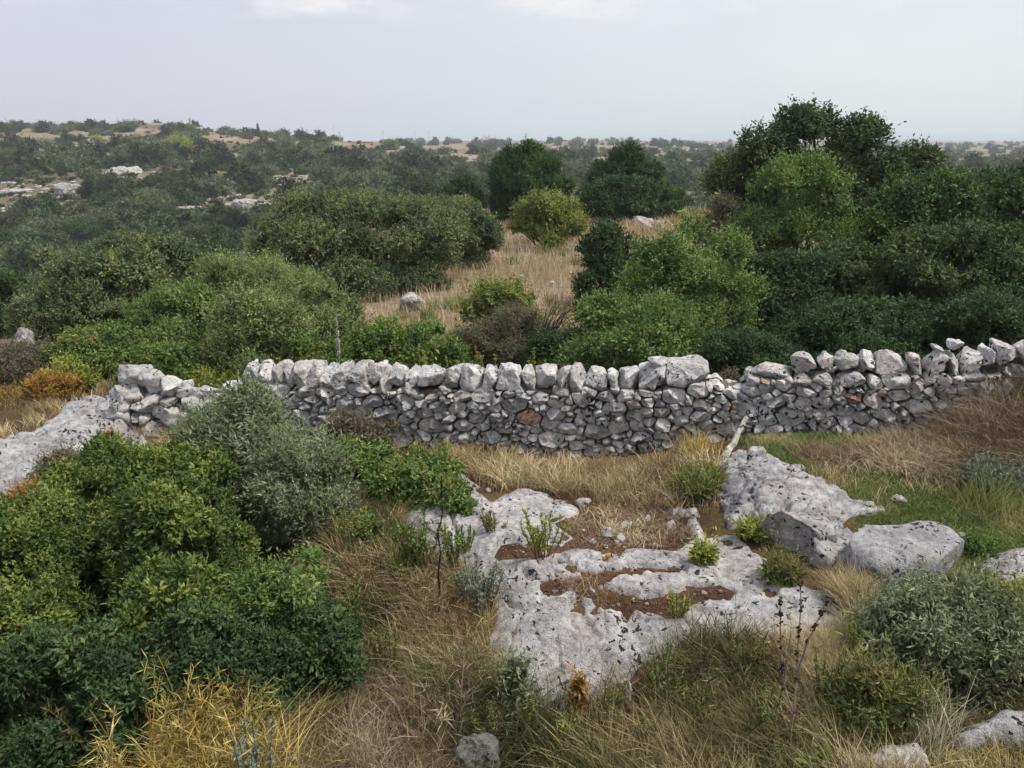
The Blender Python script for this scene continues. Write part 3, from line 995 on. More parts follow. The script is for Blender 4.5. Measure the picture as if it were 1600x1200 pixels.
def crown(lobes, kind, r, cover=2.6, cap=70000, scale=1.0, front=.35, gapadd=0., wild=.06):
    ll, lw, nl, tl, pal, up, gap, spread = KIND[kind]
    ll, lw, tl = ll * scale, lw * scale, tl * scale
    nl = max(7, int(nl * .7))
    C = np.array([l[0] for l in lobes])
    R = np.array([l[1] for l in lobes])
    area = 4 * math.pi * (((R[:, 0] * R[:, 1]) ** 1.6 + (R[:, 0] * R[:, 2]) ** 1.6 + (R[:, 1] * R[:, 2]) ** 1.6) / 3) ** (1 / 1.6)
    # front-biased: the back is thinner
    want = cover * area.sum() * .5 / (ll * lw * .5) / nl
    n = int(min(want, cap / nl))
    m = n * 4
    k = r.choice(len(C), m, p=area / area.sum())
    d = unit(r.normal(size=(m, 3)))
    keep = (d[:, 2] > -.55) & ((d[:, 1] < .25) | (r.random(m) < front))
    k, d = k[keep], d[keep]
    depth = 1 - .26 * r.random(len(k)) ** 1.4
    p = C[k] + d * R[k] * depth[:, None]
    p += d * (fbm(p * (1.6 / (R.mean())) + 7, 3, 3) * R.mean() * .15)[:, None]
    # drop points deep inside other lobes
    deep = np.zeros(len(p), bool)
    for c, q in zip(C, R):
        deep |= (((p - c) / q) ** 2).sum(1) < .42
    gn = fbm(p * (2.6 / (R.mean() + .2)) + 31, 9, 3)
    ok = ~deep & (gn > gap + gapadd) & (p[:, 2] > .02)
    p, d, gn, k = p[ok][:n], d[ok][:n], gn[ok][:n], k[ok][:n]
    D = unit(d * .75 + np.array([0, 0, up]) + r.normal(0, .4, p.shape))
    L = tl * (1.0 if kind in ('olive', 'greenolive', 'broom', 'grey', 'herb') else .78 if kind in ('phillyrea', 'bramble', 'dead', 'almond') else .6) * r.uniform(.6, 1.3, len(p))
    if kind in ('olive', 'greenolive', 'phillyrea'):
        wild = max(wild, .15)
    L *= np.where(r.random(len(p)) < wild * 1.6, r.uniform(1.5, 2.3, len(p)), 1)
    key = fbm(p * (1.2 / (R.mean() + .15)) + 3, 5, 2) * .7 + r.normal(0, .22, len(C))[k]
    col = pick(pal, len(p), r, key)
    lsz = r.uniform(.72, 1.4, len(C))[k]
    V, F, Cc = twigs(p - D * (L * .35)[:, None], D, L, nl, ll * lsz, lw * lsz, col, r, spread, 0, unit(d + np.array([0, 0, .25])))
    # inner fill of larger leaves, darkened to paint the shade between lobes
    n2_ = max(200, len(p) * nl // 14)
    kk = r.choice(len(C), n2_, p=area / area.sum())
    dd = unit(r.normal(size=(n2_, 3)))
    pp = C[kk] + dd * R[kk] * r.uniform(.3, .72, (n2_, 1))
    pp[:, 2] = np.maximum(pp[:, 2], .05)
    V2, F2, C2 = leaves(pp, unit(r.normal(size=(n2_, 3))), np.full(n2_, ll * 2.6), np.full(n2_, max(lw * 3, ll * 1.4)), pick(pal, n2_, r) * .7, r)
    return np.concatenate([V, V2]), np.concatenate([F, F2 + len(V)]), np.concatenate([Cc, C2])


def limbs(mb, lobes, h, r, r0, col, twig=3):
    base = np.array([0, 0, -.1])
    sub = lobes[1:] if len(lobes) > 1 else lobes
    if len(sub) > 16:
        sub = [sub[t] for t in r.permutation(len(sub))[:16]]
    for k, (c, q) in enumerate(sub):
        st = base + r.normal(0, r0 * .8, 3) * np.array([1, 1, 0])
        mid = st * .5 + c * .5 + r.normal(0, .08 * h, 3)
        mid[2] = max(mid[2], .15 * h)
        pts = np.array([st, st * .6 + mid * .4, mid, mid * .45 + c * .55, c])
        pts[1:4] += r.normal(0, .02 * h, (3, 3))
        rr = r0 * r.uniform(.5, .9)
        mb.add(*tube(pts, np.linspace(rr, rr * .25, 5), 6, col))
        for _ in range(twig):
            e = c + unit(r.normal(size=3)) * q * r.uniform(.7, 1.3)
            e[2] = max(e[2], .05)
            mb.add(*tube(wob(pts[3], e, 4, .03 * h), np.linspace(rr * .28, rr * .08, 4), 4, col))


def plant(name, label, cat, kind, u0, u1, vtop, Y, depth=None, nlobe=9, cover=2.4, cap=60000, seed=0, scale=1.0, low=.08, size=.42, bark=(.12, .095, .075), r0=None, group=None, base=None, gapadd=0., lean=None, wild=.06, lobes=None, trunk_n=None):
    r = np.random.default_rng(seed + 1000)
    du = (u1 - u0) * .04
    u0, u1 = u0 - du, u1 + du
    if 'tree' not in name and low == .08:
        low = 0
    uc = (u0 + u1) / 2
    pt = at(uc, vtop, Y)
    z0 = T(pt[0], Y) if base is None else base
    h = pt[2] - z0
    if h < .15:
        print('LOW', label, h)
        h = .35
    rx = (at(u1, vtop, Y)[0] - at(u0, vtop, Y)[0]) / 2
    ry = depth / 2 if depth else rx * .8
    tl = KIND[kind][3] * scale * .3
    lb = lobes(rx, ry, h, r) if lobes else dome(max(rx - tl, .2 * rx), max(ry - tl, .2 * ry), max(h - tl, h * .5), nlobe, r, low, size)
    root = empty(name, (pt[0], Y, z0), label, cat, group)
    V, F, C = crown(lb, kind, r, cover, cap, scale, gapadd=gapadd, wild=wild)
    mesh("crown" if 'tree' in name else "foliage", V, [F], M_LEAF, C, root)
    mb = MB()
    limbs(mb, lb, h, r, r0 or max(.018, .018 * h), bark)
    mb.build("trunk" if 'tree' in name else "branches", M_BARK, root)
    return root




# ------------------------------------------------------------------ grasses
def blades(P, H, W, lean, col, r, seg=3):
    n = len(P)
    a = r.uniform(0, 2 * math.pi, n)
    d = np.stack([np.cos(a), np.sin(a), np.zeros(n)], 1)
    fa = r.uniform(0, 2 * math.pi, n)
    sd = np.stack([np.cos(fa), np.sin(fa), np.zeros(n)], 1)
    V = []
    for k in range(seg):
        t = k / seg
        c = P + np.array([0, 0, 1]) * (H * (t - .28 * t * t * np.minimum(lean, 1.6)))[:, None] + d * (H * lean * t ** 1.8)[:, None]
        w = W * (1 - .75 * t ** 1.5) * .5
        V += [c - sd * w[:, None], c + sd * w[:, None]]
    V.append(P + np.array([0, 0, 1]) * (H * (1 - .28 * np.minimum(lean, 1.6)))[:, None] + d * (H * lean)[:, None])
    V = np.stack(V, 1)
    m = 2 * seg + 1
    o = np.arange(n)[:, None] * m
    Q = np.concatenate([o + np.array([[2 * k, 2 * k + 1, 2 * k + 3, 2 * k + 2]]) for k in range(seg - 1)])
    Tr = o + np.array([[2 * seg - 2, 2 * seg - 1, 2 * seg]])
    return V.reshape(-1, 3), [Q, Tr], np.repeat(col, m, 0)


def in_slabs(x, y):
    X = np.asarray(x)
    bad = np.zeros(len(X), bool)
    for P in SLABS:
        bad |= sdist(P, X, np.asarray(y)) > .04
    for p in POCKW.values():
        bad &= ~(sdist(p, X, np.asarray(y)) > .03)
    return bad


def scatter(poly, n, r, clump=0, feather=.25, avoid=True):
    poly = np.asarray(poly, float)
    a, b = poly.min(0) - feather, poly.max(0) + feather
    pts = r.uniform(a, b, (n * 6, 2))
    if clump:
        c = r.uniform(a, b, (max(4, n // clump), 2))
        pts = c[r.integers(0, len(c), n * 6)] + r.normal(0, .15, (n * 6, 2)) * r.uniform(.3, 1.4, (n * 6, 1))
    sd = sdist(poly, pts[:, 0], pts[:, 1]) + r.normal(0, feather * .5, len(pts))
    pts = pts[sd > 0]
    if avoid:
        pts = pts[~in_slabs(pts[:, 0], pts[:, 1])]
    return pts[:n]


PAL = {
    'straw': [((.34, .27, .145), 3), ((.24, .18, .095), 3), ((.47, .40, .25), 2), ((.16, .11, .065), 2.5)],
    'rust': [((.25, .18, .12), 3), ((.17, .115, .08), 3), ((.33, .25, .165), 2), ((.44, .37, .25), 2), ((.16, .15, .07), 1)],
    'green': [((.15, .18, .06), 3), ((.11, .14, .045), 3), ((.19, .21, .08), 2), ((.30, .26, .14), 2)],
    'olivegrass': [((.115, .125, .042), 3), ((.06, .078, .026), 3), ((.18, .17, .075), 2), ((.34, .29, .16), 1)],
    'gold': [((.44, .33, .085), 3), ((.31, .22, .06), 3), ((.55, .45, .17), 2), ((.20, .18, .055), 2), ((.2, .13, .055), 1.2)],
    'meadow': [((.37, .29, .195), 3), ((.27, .20, .14), 3), ((.46, .38, .27), 2), ((.20, .19, .10), 1.5)],
    'pale': [((.46, .42, .33), 3), ((.36, .32, .22), 3), ((.54, .50, .42), 2)],
    'scrub': [((.09, .09, .036), 3), ((.052, .058, .024), 3), ((.15, .14, .058), 2), ((.30, .25, .14), .9), ((.11, .07, .04), 1.2)],
    'rustdark': [((.15, .11, .065), 3), ((.10, .074, .045), 3), ((.23, .18, .115), 2), ((.11, .11, .045), 1), ((.36, .30, .22), .9)],
    'litter': [((.13, .075, .04), 3), ((.10, .06, .035), 3), ((.17, .11, .06), 2)],
}


def grass(name, label, poly_px, n, h, w, pal, lean=(.1, .9), clump=0, seed=0, feather=.25, world=None, cat="grass", avoid=True, seg=3):
    r = np.random.default_rng(seed + 5000)
    poly = gpoly(poly_px) if world is None else np.array(world, float)
    p = scatter(poly, n, r, clump, feather, avoid)
    if not len(p):
        return
    z = terr(p[:, 0], p[:, 1]) - .02
    P = np.column_stack([p, z])
    key = n2(p[:, 0], p[:, 1], 1.3, seed, 3)
    H = r.uniform(*h, len(p)) * (1 + .45 * n2(p[:, 0], p[:, 1], .9, seed + 3, 3))
    c = pick(PAL[pal], len(p), r, key)
    V, F, C = blades(P, np.maximum(H, .03), r.uniform(.6, 1.3, len(p)) * w, r.uniform(*lean, len(p)), c, r, seg)
    o = mesh(name, V, F, M_GRASS, C)
    tag(o, label, cat, kind="stuff")
    return o


def tuft(name, label, cat, u, v, n, h, w, rad, pal, lean=(.1, .9), seed=0, Y=None, group=None, heads=0, seg=4):
    r = np.random.default_rng(seed + 7000)
    g = ground(u, v) if Y is None else at(u, v, Y)
    g[2] = T(g[0], g[1])
    q = r.normal(0, 1, (n, 2)) * rad * .5
    P = np.column_stack([q, terr(q[:, 0] + g[0], q[:, 1] + g[1]) - g[2] - .02])
    V, F, C = blades(P, r.uniform(*h, n), r.uniform(.6, 1.2, n) * w, r.uniform(*lean, n), pick(PAL[pal], n, r), r, seg)
    root = empty(name, g, label, cat, group)
    mesh("leaves", V, F, M_GRASS, C, root)
    if heads:
        mb = MB()
        for k in range(heads):
            a = r.uniform(0, 6.28)
            b = np.array([r.normal(0, rad * .4), r.normal(0, rad * .4), 0])
            hh = h[1] * r.uniform(.9, 1.35)
            l = r.uniform(.1, .55) * hh
            t = np.linspace(0, 1, 7)
            pts = np.column_stack([b[0] + math.cos(a) * l * t ** 2, b[1] + math.sin(a) * l * t ** 2, hh * (t - .12 * t * t)])
            c = PAL[pal][r.integers(0, len(PAL[pal]))][0]
            mb.add(*tube(pts, np.linspace(.006, .003, 7), 4, c))
            nn = 26
            tt = r.uniform(.45, 1, nn)
            pp = np.column_stack([np.interp(tt, t, pts[:, i]) for i in range(3)])
            D = unit(r.normal(size=(nn, 3)) + np.array([0, 0, .6]))
            Vl, Fl, Cl = leaves(pp, D, r.uniform(.06, .17, nn), np.full(nn, .009), np.tile(c, (nn, 1)) * r.uniform(.8, 1.25, (nn, 1)), r, .1)
            mb.add(Vl, [Fl], Cl)
        mb.build("stems", M_GRASS, root)
    return root


def upright(name, label, u, v, vtop, npl, width, seed, pal='herb', cat="plant", group=None, bare=.15, stemcol=(.14, .07, .04), Y=None, lw=.013, ll=.055):
    """a clump of upright leafy stems"""
    r = np.random.default_rng(seed + 9000)
    g = ground(u, v) if Y is None else at(u, v, Y)
    if Y is not None:
        g[2] = T(g[0], g[1])
    h = at(u, vtop, g[1])[2] - g[2]
    root = empty(name, g, label, cat, group)
    mb, ms = MB(), MB()
    for k in range(npl):
        a = r.uniform(0, 6.28)
        e = np.array([math.cos(a), math.sin(a), 0]) * width * .5 * r.uniform(.2, 1)
        b = e * .25
        hh = h * r.uniform(.62, 1.02)
        pts = wob(b, b + e * .75 + np.array([0, 0, hh]), 6, .01, r)
        ms.add(*tube(pts, np.linspace(.007, .003, 6), 4, stemcol))
        n = int(hh / .0075)
        t = r.uniform(bare, 1, n) ** .8
        tt = np.linspace(0, 1, 6)
        pp = np.column_stack([np.interp(t, tt, pts[:, i]) for i in range(3)])
        D = unit(r.normal(size=(n, 3)) * .7 + np.array([0, 0, .75]))
        c = pick(KIND[pal][4], n, r)
        V, F, C = leaves(pp, D, ll * r.uniform(.6, 1.2, n), lw * r.uniform(.7, 1.3, n), c, r, .1)
        mb.add(V, [F], C)
    mb.build("leaves", M_LEAF, root)
    ms.build("stems", M_BARK, root)
    return root


def squill(label, u, v, vtop, seed, Y=None, wscale=1.0):
    r = np.random.default_rng(seed)
    g = ground(u, v) if Y is None else at(u, v, Y)
    if Y is not None:
        g[2] = T(g[0], g[1])
    h = at(u, vtop, g[1])[2] - g[2]
    root = empty("flower_spike", g, label, "flower")
    pts = wob((0, 0, -.03), (r.normal(0, .03), 0, h), 6, .004, r)
    V, F, c = tube(pts, np.linspace(.011, .004, 6) * wscale, 6, (.30, .28, .22))
    mesh("stalk", V, F, M_BARK, np.tile(c, (len(V), 1)), root)
    n = 420
    t = r.uniform(.42, 1, n)
    rad = .035 * wscale * np.sin((t - .40) / .6 * math.pi).clip(.15, 1)
    a = r.uniform(0, 6.28, n)
    tt = np.linspace(0, 1, 6)
    pp = np.column_stack([np.interp(t, tt, pts[:, i]) for i in range(3)])
    D = np.stack([np.cos(a), np.sin(a), r.uniform(-.1, .7, n)], 1)
    V, F, C = leaves(pp, unit(D), rad * r.uniform(.8, 1.3, n), np.full(n, .016 * wscale), np.tile((.58, .56, .50), (n, 1)) * r.uniform(.65, 1.2, (n, 1)), r, .1)
    mesh("blossoms", V, [F], M_LEAF, C, root)


# ------------------------------------------------------------------ trees and shrubs behind the wall
def lobeset(spec):
    def f(rx, ry, h, r):
        out = []
        for x, z, q in spec:
            c0 = np.array([x * rx, r.uniform(-.4, .2) * ry, z * h])
            out.append((c0, np.array([q * rx, q * ry, q * rx]) * .8))
            for _ in range(5):
                d = unit(r.normal(size=3) + np.array([0, -.3, .2]))
                s = q * r.uniform(.35, .55)
                out.append((c0 + d * q * rx * .75, np.array([s * rx, s * ry, s * rx * r.uniform(.7, 1)])))
        return out
    return f


def bigoak(rx, ry, h, r):
    L = []
    for (x, z, q) in ((-.78, .62, .30), (-.56, .77, .28), (-.2, .87, .25), (.12, .89, .25), (.46, .82, .27), (.74, .66, .27), (.86, .5, .24), (-.25, .62, .36), (.25, .64, .36), (-.6, .42, .32), (.55, .46, .34), (0, .4, .42)):
        L.append((np.array([x * rx, r.uniform(-.35, .35) * ry, z * h]), np.array([q * rx, q * ry, q * rx * .85])))
    return [(np.array([0, 0, h * .5]), np.array([rx * .4, ry * .4, h * .22]))] + L


plant("oak_tree", "tallest dark tree on the right, its open rounded top standing against the sky", "tree", 'oak', 1138, 1400, 160, 24, 4.2, cover=3.0, cap=90000, seed=1, scale=1.1, lobes=bigoak, gapadd=.0, wild=.12, r0=.16)
plant("tree", "dark bushy tree right of the tallest oak with its crown top just above the horizon", "tree", 'oak', 1360, 1545, 216, 27, nlobe=10, cap=38000, seed=2, scale=1.2, r0=.13, gapadd=.05)
plant("carob_tree", "dark tree at the right edge reaching almost to the horizon", "tree", 'carob', 1490, 1690, 243, 25, nlobe=10, cap=40000, seed=3, r0=.13)
plant("tree", "grey green tree with a pale rounded crown in front of the tallest oak", "tree", 'phillyrea', 1160, 1350, 232, 20.5, nlobe=13, cap=60000, seed=4, scale=1.25, r0=.11, low=.2, lobes=lobeset(((-.4, .8, .34), (.1, .85, .34), (.5, .72, .34), (-.62, .56, .36), (.66, .5, .36), (0, .55, .5), (-.3, .3, .5), (.4, .3, .5), (-.5, .14, .45), (.55, .14, .45), (0, .15, .55))))
plant("tree", "brownish green small tree left of the pale rounded crown", "tree", 'dead', 1080, 1185, 292, 23, nlobe=8, cap=26000, seed=5, scale=1.5, r0=.08)
plant("carob_tree", "bright green topped carob at right in front of the dark trees", "tree", 'carob', 1330, 1560, 262, 20, nlobe=12, cap=48000, seed=6, r0=.12, scale=.95)
plant("carob_tree", "broad dark carob behind the upright coping stones at the right", "tree", 'oak', 1370, 1680, 345, 16.6, 3.4, nlobe=13, cap=65000, seed=7, r0=.1, scale=.9)
plant("tree", "shadowy evergreen filling the gap above the breach of the wall", "tree", 'oak', 1160, 1420, 372, 17.6, 3.2, nlobe=12, cap=60000, seed=8, r0=.09, scale=.9)
plant("shrub", "low dark shrub growing right behind the coping where the wall climbs again", "shrub", 'darklentisk', 1225, 1470, 462, 14.6, 2.2, nlobe=10, cap=50000, seed=9, scale=1.1)
plant("shrub", "low dark shrub behind the wall breach with rusty flower heads in front", "shrub", 'darklentisk', 1090, 1250, 500, 14.2, 1.6, nlobe=8, cap=30000, seed=10, scale=1.1)
plant("shrub", "low dark shrub behind the wall at the right edge", "shrub", 'darklentisk', 1455, 1680, 450, 14.4, 2.0, nlobe=9, cap=36000, seed=15, scale=1.1)
plant("shrub", "tall light green shrub with a pointed top standing behind the wall breach", "shrub", 'phillyrea', 965, 1180, 338, 16.2, 2.6, nlobe=13, cap=70000, seed=11, size=.36)
plant("shrub", "rounded light green shrub spilling over the wall left of the pointed shrub", "shrub", 'phillyrea', 890, 1110, 455, 15.0, 2.2, nlobe=11, cap=60000, seed=12, scale=.95)
plant("shrub", "small dark evergreen shrub at the meadow edge left of the pointed shrub", "shrub", 'darklentisk', 902, 1002, 340, 23.5, 1.6, nlobe=8, cap=30000, seed=13, scale=1.4)
plant("pine_tree", "tall dark green domed pine at the far end of the meadow", "tree", 'pine', 762, 888, 222, 47, 5, low=0, nlobe=15, cap=45000, seed=20, scale=1.25, r0=.16, size=.34, lobes=lobeset(((-.35, .78, .36), (.08, .82, .36), (.42, .64, .36), (-.55, .58, .34), (0, .52, .5), (.66, .42, .34), (-.5, .32, .4), (.35, .28, .45), (-.1, .14, .5), (.7, .18, .3), (-.6, .12, .3))))
plant("pine_tree", "smaller bright green pine left of the domed pine", "tree", 'pine', 682, 756, 274, 47, 2.6, low=0, nlobe=8, cap=22000, seed=21, scale=1.2, r0=.1)
plant("almond_tree", "yellow green almond tree standing in the dry meadow", "tree", 'almond', 795, 918, 302, 36.5, 3.2, nlobe=12, cap=26000, seed=22, r0=.07, size=.34, wild=.2, lobes=lobeset(((-.2, .82, .26), (.2, .78, .26), (-.55, .62, .28), (.55, .62, .26), (0, .56, .36), (-.7, .42, .22), (.72, .46, .22), (-.3, .34, .3), (.35, .34, .3), (.1, .18, .26))))
plant("pine_tree", "dark pine with an uneven pointed crown right of the almond tree", "tree", 'pine', 908, 1042, 220, 53, 5, low=0, nlobe=13, cap=42000, seed=23, scale=1.25, r0=.16, size=.36, lobes=lobeset(((.08, .86, .22), (-.05, .7, .34), (.3, .66, .26), (-.42, .5, .34), (.55, .54, .3), (.05, .42, .45), (-.6, .28, .36), (.66, .28, .34), (0, .14, .55), (.6, .1, .35), (-.6, .1, .3))))
plant("carob_tree", "rounded grey green carob in front of the pointed pine", "tree", 'darklentisk', 916, 1035, 272, 48.5, 4.2, low=0, nlobe=14, cap=46000, seed=24, scale=2.3, r0=.12)
plant("shrub", "dark round shrub at the right foot of the pointed pine", "shrub", 'carob', 1012, 1072, 290, 49, 2.4, nlobe=7, cap=16000, seed=25, scale=1.2)
plant("shrub", "largest rounded evergreen bush at the left side of the meadow", "shrub", 'holm', 390, 700, 288, 27.5, 5.4, nlobe=22, cap=110000, seed=26, scale=1.05, size=.34)
plant("shrub", "low dark bush at the foot of the largest rounded bush", "shrub", 'holm', 455, 610, 392, 25.0, 1.8, nlobe=9, cap=30000, seed=85, scale=1.0)
plant("shrub", "greyer bush leaning against the right side of the largest rounded bush", "shrub", 'holm', 640, 778, 304, 32, 3.2, nlobe=13, cap=52000, seed=27, scale=1.15, size=.36)
plant("shrub", "wide olive brown bush at the far left behind the wall", "shrub", 'holm', 25, 310, 360, 20.5, 3.6, nlobe=18, cap=100000, seed=28, scale=.85, size=.36)
plant("wild_olive", "pale green wild olive bush behind the left end of the wall", "shrub", 'greenolive', 262, 480, 384, 18.2, 2.6, nlobe=15, cap=90000, seed=29, scale=1.05, size=.36)
plant("wild_olive", "upright olive bush with feathery tips at its right side near the white flower spike", "shrub", 'greenolive', 390, 552, 415, 16.6, 2.0, nlobe=11, cap=70000, seed=30, wild=.22, size=.36)
plant("shrub", "fresh green shrub in front of the olive brown bush", "shrub", 'phillyrea', 178, 345, 436, 17.2, 1.8, nlobe=11, cap=60000, seed=31, scale=.85)
plant("wild_olive", "brownish olive shrub with bare stems just behind the left coping stones", "shrub", 'greenolive', 310, 480, 455, 15.4, 1.6, nlobe=10, cap=60000, seed=32, low=.3)
plant("shrub", "dark shrub on the left picture edge below the olive brown bush", "shrub", 'darklentisk', -90, 75, 415, 23, 3, nlobe=10, cap=36000, seed=33, scale=1.3)
plant("shrub", "grey purple half dead shrub around the upright pale rock", "shrub", 'dead', -40, 95, 535, 16.3, 1.6, nlobe=9, cap=36000, seed=34)
plant("shrub", "mixed green and brown shrub with pale seed heads above the orange bush", "shrub", 'bramble', 75, 215, 505, 16.4, 1.6, nlobe=10, cap=40000, seed=35, scale=.9)
plant("shrub", "yellow green leafy shrub directly above the orange bush", "shrub", 'herb', 78, 150, 560, 15.5, .8, nlobe=7, cap=20000, seed=36)
plant("shrub", "bright orange brown spurge bush left of the tumbled stone heap", "shrub", 'orange', 36, 120, 577, 15.0, .9, nlobe=9, cap=34000, seed=37)
plant("shrub", "faded orange brown shrub at the left edge beside the brighter orange bush", "shrub", 'orange', -50, 45, 608, 15.2, .9, nlobe=7, cap=16000, seed=38)
plant("shrub", "green shrub right behind the tumbled stone heap", "shrub", 'bramble', 190, 330, 535, 15.2, 1.4, nlobe=10, cap=40000, seed=39, scale=.85)
plant("shrub", "low yellow green plants in the gap between the stone heap and the wall", "shrub", 'herb', 280, 385, 578, 14.6, .8, nlobe=8, cap=24000, seed=40)
plant("shrub", "low green bramble behind the wall right of the white flower spike", "shrub", 'bramble', 535, 640, 496, 15.6, 1.6, nlobe=9, cap=36000, seed=41, scale=.9)
plant("shrub", "dark leaved bramble behind the middle of the wall", "shrub", 'bramble', 600, 735, 502, 15.2, 1.4, nlobe=9, cap=36000, seed=42, scale=.95)
plant("shrub", "dark half dead shrub behind the middle of the wall under the yellow green sapling", "shrub", 'dead', 728, 862, 474, 16.2, 1.7, nlobe=11, cap=50000, seed=43, scale=1.05)
plant("shrub", "dull green low shrub behind the wall left of the rounded light green shrub", "shrub", 'darklentisk', 820, 930, 505, 15.2, 1.2, nlobe=8, cap=30000, seed=44)
plant("young_tree", "slender yellow green sapling rising above the half dead shrub", "tree", 'almond', 722, 832, 424, 19.5, 1.2, nlobe=8, cap=11000, seed=45, scale=.7, gapadd=.1, wild=.3)
plant("shrub", "low dark bramble along the foot of the left bushes behind the wall", "shrub", 'bramble', 420, 545, 520, 14.9, 1.2, nlobe=8, cap=30000, seed=46, scale=.9)

r0_ = np.random.default_rng(77)
# bare arching branches beside the half dead shrub
g = at(842, 540, 15.8)
g[2] = T(g[0], g[1])
mb = MB()
for k in range(16):
    e = np.array([r0_.uniform(.2, 1.0), r0_.uniform(-.3, .3), at(850, 470, 15.8)[2] - g[2] - r0_.uniform(-.05, .5)])
    t = np.linspace(0, 1, 7)
    pts = np.column_stack([e[0] * t ** 1.4, e[1] * t, e[2] * (1 - (1 - t) ** 2)]) + r0_.normal(0, .02, (7, 3))
    mb.add(*tube(pts, np.linspace(.014, .004, 7), 4, (.07, .055, .045)))
    for q in range(5):
        i = r0_.integers(2, 6)
        mb.add(*tube(wob(pts[i], pts[i] + r0_.normal(0, .16, 3), 3, .02, r0_), [.005, .004, .002], 3, (.07, .055, .045)))
tag(mb.build("dead_bush", M_BARK, loc=g), "tangle of bare dark branches arching right of the half dead shrub", "dead bush")

for k, (u, vt, l) in enumerate(((474, 545, 0), (662, 545, 0), (692, 548, 0), (715, 552, 0), (748, 548, 0), (775, 552, 0), (832, 550, 0), (850, 552, 0))):
    upright("weed", "upright yellow green weed poking up just behind the coping stones", u, 560, vt - 3, 5, .22, 60 + k, group="weeds along the back of the wall", Y=13.9 - .19 * (u - 474) / 100 * 1.05, cat="weed")
plant("shrub", "rusty dried flower heads above the breach of the wall", "shrub", 'dead', 1100, 1168, 578, 12.9, .5, nlobe=6, cap=9000, seed=47)

squill("tall white flower spike standing before the olive bushes behind the wall", 529, 563, 488, 1, Y=14.6, wscale=1.3)
squill("thin pale flower spike at the foot of the largest rounded bush", 618, 445, 418, 2, Y=26.5, wscale=1.6)
squill("short pale flower spike at the meadow edge below the greyer bush", 746, 412, 398, 3, Y=32, wscale=2.0)
squill("pale flower spike rising from the dark grass at the bottom centre", 982, 1128, 1060, 4, wscale=1.0)

# meadow behind the wall
MEADOW = [(-3.8, 20.5), (5.6, 20), (9, 30), (12, 52), (-2, 57), (-6, 52), (-3, 38), (-4.5, 30)]
grass("meadow_grass", "tall rusty dry grass covering the meadow behind the wall", None, 26000, (.3, .62), .016, 'meadow', (.1, .6), 0, 1, .8, MEADOW, avoid=False)
grass("meadow_grass", "straw coloured dry grass among the far trees of the meadow", None, 9000, (.3, .7), .03, 'straw', (.1, .6), 30, 2, 1.0, [(-2, 37), (9, 36), (14, 55), (-4, 57)], avoid=False)
grass("meadow_grass", "green weeds patching the near edge of the meadow", None, 5000, (.15, .5), .02, 'green', (.2, 1.0), 90, 53, .6, [(-3.6, 20), (5, 19.5), (5.5, 24), (-2, 24.5)], avoid=False)
grass("meadow_grass", "green weeds round the almond tree in the meadow", None, 2600, (.15, .5), .028, 'green', (.2, 1.0), 90, 54, .8, [(-1, 30), (7, 30), (9, 46), (-1, 46)], avoid=False)
grass("undergrowth", "low green weeds between the shrubs and the back of the wall", None, 14000, (.15, .45), .014, 'olivegrass', (.2, 1.0), 40, 3, .4, [(-12, 15.0), (-4, 14.2), (7, 12.6), (8, 15), (3, 19.5), (-4, 20.5), (-12, 18)], avoid=False)
rk = np.random.default_rng(5)
o = boulder("boulder", "low white rock ledge among dry grass at the right end of the meadow", (985, 338, 1052, 372), 46, 1.6, 52, 5, .4, 9, .12, .05, .15, (1.05, 1.04, 1.02))
boulder("boulder", "second pale rock in the meadow just behind the white ledge", (1000, 330, 1058, 352), 49.5, 1.4, 53, 5, .4, 9, .12, .05, .15, (1.0, .95, .9))
for k, (u, v, Y, s) in enumerate(((815, 440, 28.4, .10), (862, 452, 27.2, .10), (590, 462, 25.6, .08))):
    p = at(u, v, Y)
    q, F = blob((s, s, s * .8), 370 + k, 3, .4, 9, .1)
    tag(mesh("loose_stone", q, [F], M_ROCK, np.tile((1.3, 1.28, 1.25), (len(q), 1)), loc=(p[0], Y, T(p[0], Y) + .3), smooth=True) if False else mesh("loose_stone", q * 1.6, [F], M_ROCK, np.tile((1.3, 1.28, 1.25), (len(q), 1)), loc=(p[0], Y, T(p[0], Y) + .12), smooth=True),
        "small white stone in the rusty meadow grass", "stone", "white stones in the meadow")

# ------------------------------------------------------------------ shrubs in front of the wall
plant("wild_olive", "silvery olive bush in front of the wall hiding its left end", "shrub", 'olive', 262, 470, 604, 10.9, 1.9, nlobe=15, cap=105000, seed=50, size=.34, scale=.95)
plant("wild_olive", "darker lower half of silvery growth right of the silvery olive bush", "shrub", 'olive', 395, 540, 680, 10.1, 1.4, nlobe=11, cap=70000, seed=51, scale=.9)
plant("lentisk_bush", "bright green lentisk with a flat sunlit top below the tumbled heap", "shrub", 'lentisk', 62, 345, 686, 9.8, 2.0, nlobe=15, cap=110000, seed=52, size=.36)
plant("lentisk_bush", "yellow green lentisk lobe in front of the silvery olive bush", "shrub", 'lentisk', 165, 372, 738, 8.7, 1.5, nlobe=12, cap=90000, seed=53)
plant("lentisk_bush", "green lentisk at the left edge below the grey outcrop", "shrub", 'lentisk', -110, 150, 775, 8.5, 1.8, nlobe=13, cap=80000, seed=54)
plant("lentisk_bush", "bright lentisk spray in the middle of the dark lower left thicket", "shrub", 'lentisk', 170, 352, 862, 7.25, 1.1, nlobe=11, cap=80000, seed=55, size=.36)
plant("lentisk_bush", "lentisk spray right of the dark hollow in the lower left thicket", "shrub", 'phillyrea', 358, 530, 858, 7.4, 1.1, nlobe=10, cap=70000, seed=56, scale=.75, size=.36)
